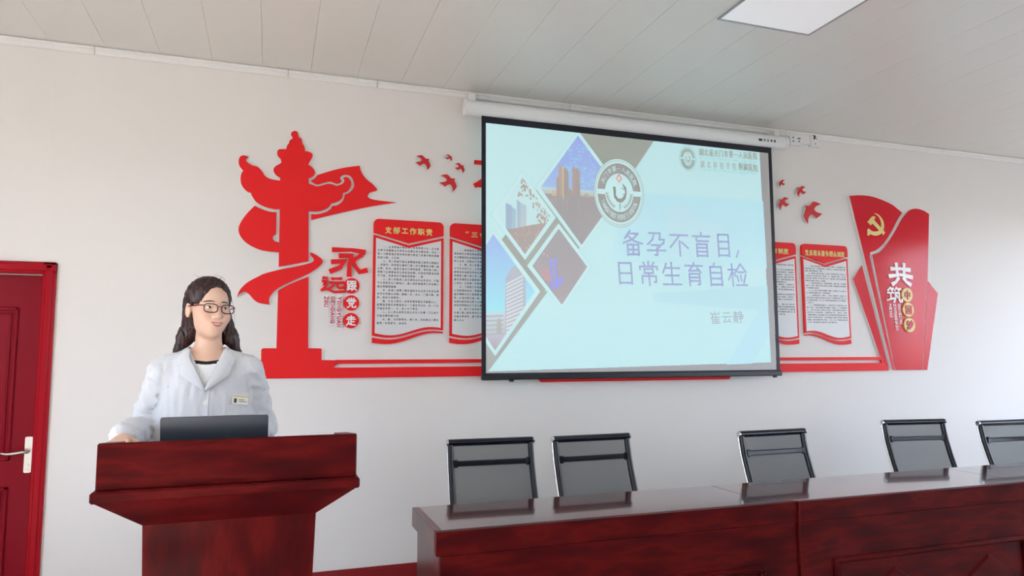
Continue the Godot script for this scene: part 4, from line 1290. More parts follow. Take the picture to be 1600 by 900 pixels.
func build_flags() -> void:
	var d := thing("flag_decoration", "tall red flag-shaped cut-outs fanned on the wall with a yellow emblem", "decoration", Vector3(5.0, 1.28, 0))
	var off := Vector2(-5.0, -1.28)
	var put := func(called: String, chains: Array, z0: float, z1: float, m: Material, parent: Node) -> MeshInstance3D:
		var p := outline(chains)
		for k in p.size():
			p[k] += off
		var st := tool()
		board(st, p, z1 - 0.0008, z1)
		var face := part(called, st, m, parent)
		if parent == d:
			st = tool()
			board(st, p, z0, z1 - 0.0008)
			part("foam_core", st, M.red_edge, face, "pale cut edge of the board")
		return face
	var f: MeshInstance3D = put.call("emblem_flag", FLAG_EMBLEM, 0.0, 0.022, M.red_gloss, d)
	put.call("main_flag", FLAG_MAIN, 0.0, 0.02, M.red_gloss, d)
	put.call("flag_sliver", FLAG_LEFT_SLIVER, 0.0, 0.016, M.red_gloss, d)
	put.call("flag_sliver", FLAG_RIGHT_SLIVER, 0.0, 0.016, M.red_gloss, d)
	put.call("hammer", HAMMER, 0.022, 0.027, M.gold, f)
	put.call("sickle", SICKLE, 0.022, 0.0265, M.gold, f)

func build_birds() -> void:
	var words := ["second largest red bird cut-out left of the screen, by the heading", "smallest red bird cut-out left of the screen", "small red bird cut-out left of the screen, beside the smallest one", "largest red bird cut-out left of the screen",
		"smallest red bird cut-out right of the screen", "small red bird cut-out right of the screen, beside the smallest one", "red bird cut-out nearest the right edge of the screen, below the smallest", "largest red bird cut-out, right of the screen towards the flags"]
	for k in BIRDS.size():
		var b: Array = BIRDS[k]
		var p := outline(BIRD)
		for i in p.size():
			p[i] = Vector2(p[i].x * b[3], p[i].y) * b[2]
		if b[3] < 0.0:
			p.reverse()
		var st := tool()
		board(st, p, 0.021, 0.022)
		var o := tag(part("bird_cutout", st, M.bird_red, self), words[k], "bird", "red bird cut-outs on the wall")
		o.position = Vector3(b[0], b[1], 0)
		st = tool()
		board(st, disc_points(Vector2(0.0, 0.0) * b[2], 0.012 * b[2], 0.012 * b[2], 12), 0.0, 0.010)
		part("standoff", st, M.white_acrylic, o)
		st = tool()
		board(st, p, 0.010, 0.021)
		part("foam_core", st, M.red_edge, o, "pale cut edge of the board")

# ---------------------------------------------------------------- tables and chairs
func build_tables() -> void:
	var names := ["dark red wooden conference table with a free end, nearest the lectern", "dark red wooden conference table in the middle of the row, with diamond panels", "dark red wooden conference table at the end of the row away from the lectern"]
	var tops := [[0.606, 2.133], [2.2638, 3.713], [3.8518, 5.28]]
	var fills := [[2.136, 2.2634], [3.716, 3.8514], []]
	var bodies := [[0.624, 2.262], [2.264, 3.850], [3.852, 5.28]]
	for k in 3:
		var fz: float = [1.900, 1.912, 1.912][k]
		var bz := 1.425
		var x0: float = bodies[k][0]
		var x1: float = bodies[k][1]
		var t := thing("conference_table", names[k], "table", Vector3(x0, 0, bz), "conference tables in a row")
		var st := tool()
		span(st, Vector3(tops[k][0] + (0.03 if k == 0 else 0.0) - x0, 0.722, 0), Vector3(tops[k][1] - x0, 0.76, fz - bz - 0.03), 0.0015)
		part("table_top", st, M.wood_top, t)
		if fills[k]:
			st = tool()
			span(st, Vector3(fills[k][0] - x0, 0.722, 0), Vector3(fills[k][1] - x0, 0.76, fz - bz - 0.03), 0.0003)
			part("table_top", st, M.wood_top, t)
		st = tool()
		span(st, Vector3((tops[k][0] if k == 0 else x0) - x0, 0.672, fz - bz - 0.03), Vector3(x1 - x0, 0.760, fz - bz), 0.002)
		part("edge_board", st, M.wood_h, t)
		if k == 0:
			st = tool()
			span(st, Vector3(tops[k][0] - x0, 0.680, 0), Vector3(tops[k][0] - x0 + 0.03, 0.760, fz - bz - 0.03), 0.002)
			part("edge_board", st, M.wood_end, t)
		st = tool()
		span(st, Vector3(0, 0.02, fz - bz - 0.028), Vector3(x1 - x0, 0.672, fz - bz - 0.006), 0.002)
		var front := part("front_panel", st, M.wood_h, t)
		for xx in [0.0, x1 - x0 - 0.024]:
			st = tool()
			span(st, Vector3(xx, 0.0, 0.03), Vector3(xx + 0.024, 0.722, fz - bz - 0.028), 0.002)
			part("side_panel", st, M.wood_end, t)
		# picture-frame moulding on the front, with raised diamonds inside
		var a := 0.182
		var b := x1 - x0 - 0.182
		var zf := fz - bz - 0.006
		for m in [[Vector3(a, 0.475, zf - 0.002), Vector3(b, 0.500, zf + 0.014)], [Vector3(a, 0.075, zf - 0.002), Vector3(b, 0.100, zf + 0.014)], [Vector3(a, 0.10, zf - 0.002), Vector3(a + 0.025, 0.475, zf + 0.014)], [Vector3(b - 0.025, 0.10, zf - 0.002), Vector3(b, 0.475, zf + 0.014)]]:
			st = tool()
			span(st, m[0], m[1], 0.006)
			var lo: Vector3 = m[0] + Vector3(0.008, 0.008, 0.0)
			var hi: Vector3 = m[1] + Vector3(-0.008, -0.008, 0.006)
			span(st, lo, hi, 0.003)
			part("moulding", st, M.wood_h, front)
		for c in [0.537, 1.137]:
			if c + 0.2 > x1 - x0:
				continue
			st = tool()
			var cy := 0.28
			var p := [Vector3(c - 0.245, cy, zf), Vector3(c, cy - 0.152, zf), Vector3(c + 0.245, cy, zf), Vector3(c, cy + 0.152, zf)]
			var mid := Vector3(c, cy, zf)
			for i in 4:
				var q0: Vector3 = p[i]
				var q1: Vector3 = p[(i + 1) % 4]
				var r0 := mid + (q0 - mid) * 0.93 + Vector3(0, 0, 0.012)
				var r1 := mid + (q1 - mid) * 0.93 + Vector3(0, 0, 0.012)
				quad(st, q0, q1, r1, r0, ((q0 + q1) * 0.5 - mid).normalized() * 0.7 + Vector3(0, 0, 0.7))
				tri(st, mid + Vector3(0, 0, 0.012), r0, r1, Vector3.BACK)
			part("diamond_panel", st, M.wood_h, front)

func build_chairs() -> void:
	var root := thing("office_chair", "", "chair", Vector3.ZERO, "black mesh chairs behind the tables")
	# back profile in the chair's own space: y up, seat in front (+z)
	var prof := [Vector3(0, 0.952, -0.02), Vector3(0, 0.90, -0.012), Vector3(0, 0.83, 0.004), Vector3(0, 0.74, 0.034), Vector3(0, 0.64, 0.072), Vector3(0, 0.54, 0.108), Vector3(0, 0.475, 0.145), Vector3(0, 0.448, 0.20)]
	var hw := 0.225
	for s in [-1.0, 1.0]:
		var st := tool()
		var pts := []
		for q in prof:
			pts.append(q + Vector3(s * hw, 0, 0))
		pts += [Vector3(s * hw, 0.446, 0.32), Vector3(s * hw, 0.45, 0.50), Vector3(s * hw, 0.44, 0.60), Vector3(s * hw, 0.41, 0.63)]
		tube(st, pts, [0.0165], 10)
		part("side_rail", st, M.black, root)
		st = tool()
		var out := []
		for q in prof:
			out.append(q + Vector3(s * (hw + 0.013), 0, -0.012))
		tube(st, out, [0.006], 8)
		part("chrome_strip", st, M.chrome, root, "chrome strip")
		# sled leg of bent chrome tube
		st = tool()
		tube(st, [Vector3(s * 0.19, 0.43, 0.50), Vector3(s * 0.21, 0.25, 0.54), Vector3(s * 0.235, 0.05, 0.58), Vector3(s * 0.235, 0.014, 0.55), Vector3(s * 0.235, 0.013, 0.35), Vector3(s * 0.235, 0.014, 0.10), Vector3(s * 0.23, 0.05, 0.07), Vector3(s * 0.20, 0.43, 0.22)], [0.0125], 10)
		part("leg", st, M.chrome, root)
	var st := tool()
	tube(st, [Vector3(-hw - 0.012, 0.953, -0.02), Vector3(hw + 0.012, 0.953, -0.02)], [0.019], 14)
	part("top_bar", st, M.strap, root)
	for s in [-1.0, 1.0]:
		st = tool()
		tube(st, [Vector3(s * (hw + 0.010), 0.953, -0.02), Vector3(s * (hw + 0.022), 0.953, -0.02)], [0.0185, 0.016], 14)
		part("end_cap", st, M.chrome, root, "round chrome cap")
	st = tool()
	box(st, Vector3(0, 0.845, 0.008), Vector3(0.40, 0.030, 0.012), 0.005)
	for s in [-1.0, 1.0]:
		box(st, Vector3(s * 0.20, 0.845, 0.010), Vector3(0.022, 0.042, 0.018), 0.005)
	part("cross_bar", st, M.strap, root)
	st = tool()
	box(st, Vector3(0, 0.436, 0.36), Vector3(0.42, 0.02, 0.03), 0.006)
	part("seat_bar", st, M.black, root)
	# mesh of the back and of the seat: one thin sagging sheet each
	for sheet in 2:
		st = tool()
		var path := prof if sheet == 0 else [Vector3(0, 0.449, 0.20), Vector3(0, 0.445, 0.32), Vector3(0, 0.449, 0.50), Vector3(0, 0.44, 0.60)]
		for k in path.size() - 1:
			for j in 6:
				var c := []
				for e in [[k, j], [k, j + 1], [k + 1, j + 1], [k + 1, j]]:
					var u: float = e[1] / 6.0 * 2.0 - 1.0
					c.append(path[e[0]] + Vector3(u * (hw - 0.01), -0.004 * (1.0 - u * u) * sheet, -0.006 * (1.0 - u * u) * (1 - sheet)))
				quad(st, c[0], c[1], c[2], c[3], Vector3(0, 0.3, 1).normalized() if sheet == 0 else Vector3.UP)
		part("mesh_back" if sheet == 0 else "mesh_seat", st, M.mesh, root, "see-through dark mesh")
	var spots := [[1.155, 0.835, -3.5], [1.745, 0.872, 1.0], [2.868, 1.02, 1.0], [4.215, 0.81, -9.0], [4.765, 1.06, -4.0]]
	var says := ["black mesh chair behind the table's free end, nearest the lectern", "black mesh chair second from the lectern, close beside the first chair", "black mesh chair standing alone behind the middle table", "black mesh chair turned slightly, second from the far end of the row", "black mesh chair at the far end of the row from the lectern"]
	for k in spots.size():
		var o: Node3D = root
		if k > 0:
			o = root.duplicate()
			o.name = numbered("office_chair")
			add_child(o)
		o.position = Vector3(spots[k][0], 0, spots[k][1])
		o.rotation_degrees.y = spots[k][2]
		o.set_meta("label", says[k])

# ---------------------------------------------------------------- lectern and laptop
func build_lectern() -> void:
	var l := thing("lectern", "dark red wooden lectern with flared top standing in front of the presenter", "lectern", Vector3(-0.106, 0, 1.8))
	var st := tool()
	span(st, Vector3(-0.403, 1.000, 0.178), Vector3(0.403, 1.148, 0.200), 0.004)
	part("front_panel", st, M.wood_h, l)
	for s in [-1.0, 1.0]:
		st = tool()
		var xa: float = -0.403 if s < 0 else 0.355
		var c := [Vector3(xa, 1.0, 0.177), Vector3(xa, 1.0, -0.16), Vector3(xa, 1.118, -0.16), Vector3(xa, 1.147, 0.177)]
		var e := Vector3(0.048, 0, 0)
		quad(st, c[0], c[1], c[2], c[3], Vector3.LEFT)
		quad(st, c[0] + e, c[1] + e, c[2] + e, c[3] + e, Vector3.RIGHT)
		quad(st, c[3], c[2], c[2] + e, c[3] + e, Vector3(0, 1, -0.09).normalized())
		quad(st, c[1], c[2], c[2] + e, c[1] + e, Vector3.FORWARD)
		quad(st, c[0], c[3], c[3] + e, c[0] + e, Vector3.BACK)
		quad(st, c[0], c[1], c[1] + e, c[0] + e, Vector3.DOWN)
		part("side_panel", st, M.wood_h, l)
	st = tool()
	span(st, Vector3(-0.356, 1.002, -0.16), Vector3(0.356, 1.014, 0.177), 0.002)
	part("desk_board", st, M.wood_h, l)
	st = tool()
	span(st, Vector3(-0.412, 0.966, -0.170), Vector3(0.412, 1.002, 0.232), 0.006)
	part("lip", st, M.wood_h, l)
	# flared neck between the lip and the column
	st = tool()
	var t := [Vector3(-0.400, 0.966, 0.222), Vector3(0.400, 0.966, 0.222), Vector3(0.400, 0.966, -0.165), Vector3(-0.400, 0.966, -0.165)]
	var b := [Vector3(-0.272, 0.876, 0.150), Vector3(0.272, 0.876, 0.150), Vector3(0.272, 0.876, -0.115), Vector3(-0.272, 0.876, -0.115)]
	for k in 4:
		var n: Vector3 = ((t[(k + 1) % 4] - t[k]).cross(b[k] - t[k])).normalized()
		var outw: Vector3 = (t[k] + t[(k + 1) % 4]) * Vector3(0.5, 0, 0.5)
		if n.dot(outw) < 0:
			n = -n
		quad(st, t[k], t[(k + 1) % 4], b[(k + 1) % 4], b[k], n)
	quad(st, b[0], b[1], b[2], b[3], Vector3.DOWN)
	quad(st, t[0], t[1], t[2], t[3], Vector3.UP)
	part("flared_neck", st, M.wood_h, l)
	st = tool()
	var ct := [Vector3(-0.272, 0.878, 0.150), Vector3(0.272, 0.878, 0.150), Vector3(0.272, 0.878, -0.115), Vector3(-0.272, 0.878, -0.115)]
	for k in 4:
		var lo0: Vector3 = ct[k] * Vector3(0.9, 0, 0.95) + Vector3(0, 0.06, 0)
		var lo1: Vector3 = ct[(k + 1) % 4] * Vector3(0.9, 0, 0.95) + Vector3(0, 0.06, 0)
		var outw: Vector3 = ((ct[k] + ct[(k + 1) % 4]) * Vector3(0.5, 0, 0.5)).normalized()
		quad(st, ct[k], ct[(k + 1) % 4], lo1, lo0, outw)
	part("column", st, M.wood_v, l)
	st = tool()
	span(st, Vector3(-0.33, 0, -0.09), Vector3(0.33, 0.062, 0.2), 0.006)
	part("plinth", st, M.wood_h, l)

func build_laptop() -> void:
	var l := thing("laptop", "dark grey open laptop on the lectern, back of its lid to the room", "laptop", Vector3(-0.170, 1.014, 1.77))
	var st := tool()
	span(st, Vector3(-0.168, 0.0, -0.115), Vector3(0.168, 0.018, 0.115), 0.004)
	part("keyboard_base", st, M.laptop, l)
	st = tool()
	span(st, Vector3(-0.155, 0.0178, -0.07), Vector3(0.155, 0.0195, 0.04), 0.0005)
	part("keys", st, M.dark, l)
	# lid leaning towards the room
	var lean := Basis(Vector3.RIGHT, deg_to_rad(15.0))
	st = tool()
	var tmp := tool()
	board(tmp, rect_points(-0.170, 0.0, 0.170, 0.200, 0.007), -0.0035, 0.0035)
	st.append_from(tmp.commit(), 0, Transform3D(lean, Vector3(0, 0.012, 0.118)))
	tmp = tool()
	board(tmp, rect_points(-0.170, 0.0, 0.170, 0.200, 0.007), -0.0034, -0.0035)
	st.append_from(tmp.commit(), 0, Transform3D(lean, Vector3(0, 0.012, 0.118)))
	var lid := part("lid", st, M.laptop, l)
	st = tool()
	tmp = tool()
	span(tmp, Vector3(-0.162, 0.012, -0.0044), Vector3(0.162, 0.190, -0.0036), 0.0002)
	st.append_from(tmp.commit(), 0, Transform3D(lean, Vector3(0, 0.012, 0.118)))
	part("display", st, M.dark, lid)
	st = tool()
	rod(st, Vector3(-0.13, 0.014, 0.117), Vector3(0.13, 0.014, 0.117), 0.006, 10)
	part("hinge", st, M.dark, l)

# ---------------------------------------------------------------- the presenter
const HEAD_AT := Vector3(0.0, 1.612, 0.015)
var head_basis := Basis(Vector3.UP, deg_to_rad(27.0)) * Basis(Vector3.BACK, deg_to_rad(-2.5))
var wrinkle := FastNoiseLite.new()
var hand_caps := []

func smax(a: float, b: float, k: float) -> float:
	return -smin(-a, -b, k)

func torso_field(p: Vector3) -> float:
	var d := ell(p, Vector3(0, 1.20, -0.005), Vector3(0.170, 0.27, 0.116))
	d = smin(d, ell(p, Vector3(0, 0.86, 0), Vector3(0.176, 0.42, 0.125)), 0.08)
	d = smin(d, cap(p, Vector3(-0.138, 1.365, -0.015), Vector3(0.138, 1.365, -0.015), 0.050, 0.050), 0.06)
	var q := Vector3(absf(p.x), p.y, p.z)
	d = smin(d, cap(q, Vector3(0, 1.425, -0.025), Vector3(0.13, 1.380, -0.02), 0.055, 0.040), 0.04)
	return d

func arms_field(p: Vector3) -> float:
	var d := cap(p, Vector3(-0.158, 1.360, -0.015), Vector3(-0.232, 1.13, -0.085), 0.056, 0.056)
	d = smin(d, cap(p, Vector3(-0.232, 1.13, -0.085), Vector3(-0.250, 1.140, 0.17), 0.060, 0.050), 0.03)
	var e := cap(p, Vector3(0.158, 1.360, -0.015), Vector3(0.212, 1.13, -0.07), 0.056, 0.055)
	e = smin(e, cap(p, Vector3(0.212, 1.13, -0.07), Vector3(0.135, 1.075, 0.14), 0.056, 0.042), 0.03)
	return minf(d, e)

func coat_field(p: Vector3) -> float:
	var t := torso_field(p)
	var a := arms_field(p)
	var d := smin(t, a, 0.035)
	if absf(d) < 0.03:
		if a < t:
			d += wrinkle.get_noise_3d(p.x * 9.0, p.y * 24.0 + p.x * 14.0, p.z * 24.0) * 0.013
		else:
			d += wrinkle.get_noise_3d(p.x * 34.0, p.y * 7.0, p.z * 20.0) * 0.0075
	# neck opening and the V of the front
	d = smax(d, -ell(p, Vector3(0, 1.475, 0.0), Vector3(0.066, 0.075, 0.075)), 0.01)
	if p.z > 0.0:
		var w := (p.y - 1.305) / 0.13 * 0.056
		d = maxf(d, minf(w - absf(p.x), d + 0.014))
	return maxf(d, 0.56 - p.y)

func tee_field(p: Vector3) -> float:
	var d := torso_field(p) + 0.009
	return maxf(maxf(d, p.y - 1.402 + absf(p.x) * -0.12), maxf(1.27 - p.y, maxf(absf(p.x) - 0.085, 0.02 - p.z)))

func head_field(p: Vector3) -> float:
	var h := head_basis.inverse() * (p - HEAD_AT)
	var q := Vector3(absf(h.x), h.y, h.z)
	var d := ell(h, Vector3(0, 0.035, -0.012), Vector3(0.0735, 0.080, 0.093))
	d = smin(d, ell(h, Vector3(0, -0.035, 0.020), Vector3(0.0605, 0.078, 0.066)), 0.03)
	d = smin(d, ell(h, Vector3(0, -0.068, 0.024), Vector3(0.044, 0.043, 0.056)), 0.025)
	d = smin(d, ell(h, Vector3(0, -0.099, 0.058), Vector3(0.022, 0.016, 0.020)), 0.025)
	d = smin(d, ell(q, Vector3(0.037, -0.034, 0.052), Vector3(0.026, 0.026, 0.027)), 0.02)
	# eye hollows, nose, mouth
	d = smax(d, -ell(q, Vector3(0.031, 0.001, 0.101), Vector3(0.021, 0.012, 0.020)), 0.016)
	d = smin(d, cap(h, Vector3(0, 0.004, 0.079), Vector3(0, -0.034, 0.0965), 0.0075, 0.0105), 0.012)
	d = smin(d, ell(q, Vector3(0.0115, -0.0375, 0.0885), Vector3(0.008, 0.0065, 0.009)), 0.006)
	d = smin(d, ell(h, Vector3(0, -0.066, 0.066), Vector3(0.030, 0.020, 0.022)), 0.015)
	# ears
	d = smin(d, ell(q, Vector3(0.0765, -0.012, -0.010), Vector3(0.009, 0.030, 0.018)), 0.008)
	d = smax(d, -ell(q, Vector3(0.086, -0.010, -0.004), Vector3(0.006, 0.018, 0.009)), 0.006)
	# neck and upper chest
	d = smin(d, cap(p, Vector3(0, 1.555, -0.022), Vector3(0, 1.41, -0.024), 0.046, 0.054), 0.022)
	return smin(d, maxf(torso_field(p) + 0.0125, 1.36 - p.y), 0.02)

func head_paint(p: Vector3) -> Color:
	var h := head_basis.inverse() * (p - HEAD_AT)
	var skin := Color8(228, 188, 165).srgb_to_linear()
	if h.z > 0.06:
		var c := skin
		var blush := clampf(1.0 - Vector2(absf(h.x) - 0.04, h.y + 0.03).length() / 0.022, 0, 1)
		return c.lerp(Color8(226, 168, 148).srgb_to_linear(), blush * 0.5)
	return skin

func hand_field(p: Vector3, k: int) -> float:
	var d := 1e9
	for c in hand_caps[k]:
		d = smin(d, cap(p, c[0], c[1], c[2], c[3]), 0.006)
	return d

func add_hand(w: Vector3, f: Vector3, r: Vector3, curl: float) -> void:   # wrist, towards the fingers, towards the thumb
	f = f.normalized()
	var u := r.cross(f).normalized()
	if u.y < 0.0:
		u = -u
	r = (r - f * r.dot(f)).normalized()
	var caps := [[w - f * 0.05, w + f * 0.012, 0.027, 0.024]]
	for s in [-0.024, -0.008, 0.008, 0.024]:
		caps.append([w + r * s * 0.7, w + f * 0.078 + r * s, 0.016, 0.0125])
	var lens := [0.056, 0.070, 0.076, 0.068]
	for k in 4:
		var a: Vector3 = w + f * 0.080 + r * (-0.030 + k * 0.020)
		var bend := 0.15 + curl * 0.3
		for seg in 3:
			var dirv := (f * cos(bend) - u * sin(bend)).normalized()
			var b: Vector3 = a + dirv * float(lens[k]) * float([0.42, 0.32, 0.26][seg])
			caps.append([a, b, 0.0092 - seg * 0.0008, 0.0086 - seg * 0.0009])
			a = b
			bend += curl
	var t0 := w + f * 0.022 + r * 0.024
	var t1 := t0 + (f * 0.7 + r * 0.6 - u * 0.25).normalized() * 0.038
	caps.append([t0, t1, 0.013, 0.0105])
	caps.append([t1, t1 + (f * 0.9 + r * 0.2 - u * 0.3).normalized() * 0.032, 0.0102, 0.0082])
	hand_caps.append(caps)

# head, neck, the arms inside the sleeves and both hands: one skin
func body_field(p: Vector3) -> float:
	var d := 1.0
	if p.y > 1.30 and absf(p.x) < 0.18:
		d = head_field(p)
	var s := -1.0 if p.x < 0.0 else 1.0
	var elbow := Vector3(-0.232, 1.13, -0.085) if s < 0.0 else Vector3(0.212, 1.13, -0.07)
	var wrist := Vector3(-0.252, 1.128, 0.18) if s < 0.0 else Vector3(0.130, 1.070, 0.15)
	d = smin(d, cap(p, Vector3(0, 1.41, -0.02), Vector3(s * 0.15, 1.36, -0.015), 0.04, 0.032), 0.02)
	d = smin(d, cap(p, Vector3(s * 0.15, 1.36, -0.015), elbow, 0.032, 0.030), 0.02)
	d = smin(d, cap(p, elbow, wrist, 0.030, 0.024), 0.02)
	if p.z > 0.08 and p.y < 1.25:
		d = smin(d, hand_field(p, 0 if s < 0.0 else 1), 0.01)
	return d

func hair_field(p: Vector3) -> float:
	var h := head_basis.inverse() * (p - HEAD_AT)
	var q := Vector3(absf(h.x), h.y, h.z)
	var d := ell(h, Vector3(0, 0.040, -0.020), Vector3(0.0835, 0.0905, 0.104))
	d = smin(d, ell(h, Vector3(0, -0.02, -0.065), Vector3(0.070, 0.085, 0.055)), 0.03)
	# the face, with a high hairline parted on one side
	d = smax(d, -ell(h, Vector3(0.004, -0.018, 0.100), Vector3(0.0690, 0.106, 0.080)), 0.012)
	d = smax(d, -ell(q, Vector3(0.075, -0.055, 0.040), Vector3(0.035, 0.062, 0.062)), 0.012)
	# long hair falling behind the shoulders
	d = smin(d, cap(p, Vector3(-0.058, 1.585, -0.045), Vector3(-0.088, 1.50, -0.050), 0.036, 0.030), 0.03)
	d = smin(d, cap(p, Vector3(-0.088, 1.50, -0.050), Vector3(-0.120, 1.425, -0.055), 0.030, 0.018), 0.02)
	d = smin(d, cap(p, Vector3(0.045, 1.585, -0.060), Vector3(0.078, 1.50, -0.055), 0.036, 0.028), 0.03)
	d = smin(d, cap(p, Vector3(0.078, 1.50, -0.055), Vector3(0.112, 1.43, -0.055), 0.028, 0.015), 0.02)
	d = smin(d, cap(p, Vector3(0.0, 1.56, -0.075), Vector3(0.0, 1.36, -0.125), 0.05, 0.04), 0.04)
	if absf(d) < 0.02:
		d += wrinkle.get_noise_3d(p.x * 110.0, p.y * 12.0, p.z * 110.0) * 0.006
	return d

func face_z(x: float, y: float) -> float:   # how far the face stands out at x, y of the head's own space
	var z := 0.13
	for k in 80:
		var d := head_field(HEAD_AT + head_basis * Vector3(x, y, z))
		if d < 0.0002:
			break
		z -= maxf(d * 0.6, 0.0002)
	return z

func hair_paint(p: Vector3) -> Color:
	var n := wrinkle.get_noise_3d(p.x * 160.0, p.y * 10.0, p.z * 160.0)
	return Color8(24, 11, 12).srgb_to_linear().lerp(Color8(64, 28, 27).srgb_to_linear(), clampf(0.4 + n, 0, 1))

func white_paint(_p: Vector3) -> Color:
	return Color8(236, 240, 248).srgb_to_linear()

func tee_paint(p: Vector3) -> Color:
	return Color8(14, 14, 18).srgb_to_linear() if p.y > 1.389 + absf(p.x) * 0.12 else Color8(238, 238, 240).srgb_to_linear()

func front_of(field: Callable, x: float, y: float) -> float:
	var z := 0.3
	for k in 60:
		var d: float = field.call(Vector3(x, y, z))
		if d < 0.0006:
			return z
		z -= maxf(d * 0.7, 0.0008)
		if z < -0.06:
			return -0.06
	return z

# a piece of cloth laid on the coat between two edge lines, lift above it
func draped(a: Array, b: Array, lift: float, thick: float, steps := 10) -> SurfaceTool:
	var st := tool()
	var top := []
	for i in steps + 1:
		var row := []
		var s := float(i) / steps * (a.size() - 1)
		var k := mini(int(s), a.size() - 2)
		var pa: Vector2 = a[k].lerp(a[k + 1], s - k)
		var pb: Vector2 = b[k].lerp(b[k + 1], s - k)
		for j in 6:
			var q := pa.lerp(pb, j / 5.0)
			row.append(Vector3(q.x, q.y, front_of(smooth_coat, q.x, q.y) + lift + 0.004 * sin(j / 5.0 * PI)))
		top.append(row)
	var down := Vector3(0, 0, -thick)
	for i in steps:
		for j in 5:
			quad(st, top[i][j], top[i][j + 1], top[i + 1][j + 1], top[i + 1][j], (top[i][j + 1] - top[i][j]).cross(top[i + 1][j] - top[i][j]).normalized() * (1.0 if (top[i][j + 1] - top[i][j]).cross(top[i + 1][j] - top[i][j]).z > 0 else -1.0))
		for j in [0, 5]:
			quad(st, top[i][j], top[i + 1][j], top[i + 1][j] + down, top[i][j] + down)
	for i in [0, steps]:
		for j in 5:
			quad(st, top[i][j], top[i][j + 1], top[i][j + 1] + down, top[i][j] + down)
	return st

func smooth_coat(p: Vector3) -> float:
	return smin(torso_field(p), arms_field(p), 0.035)

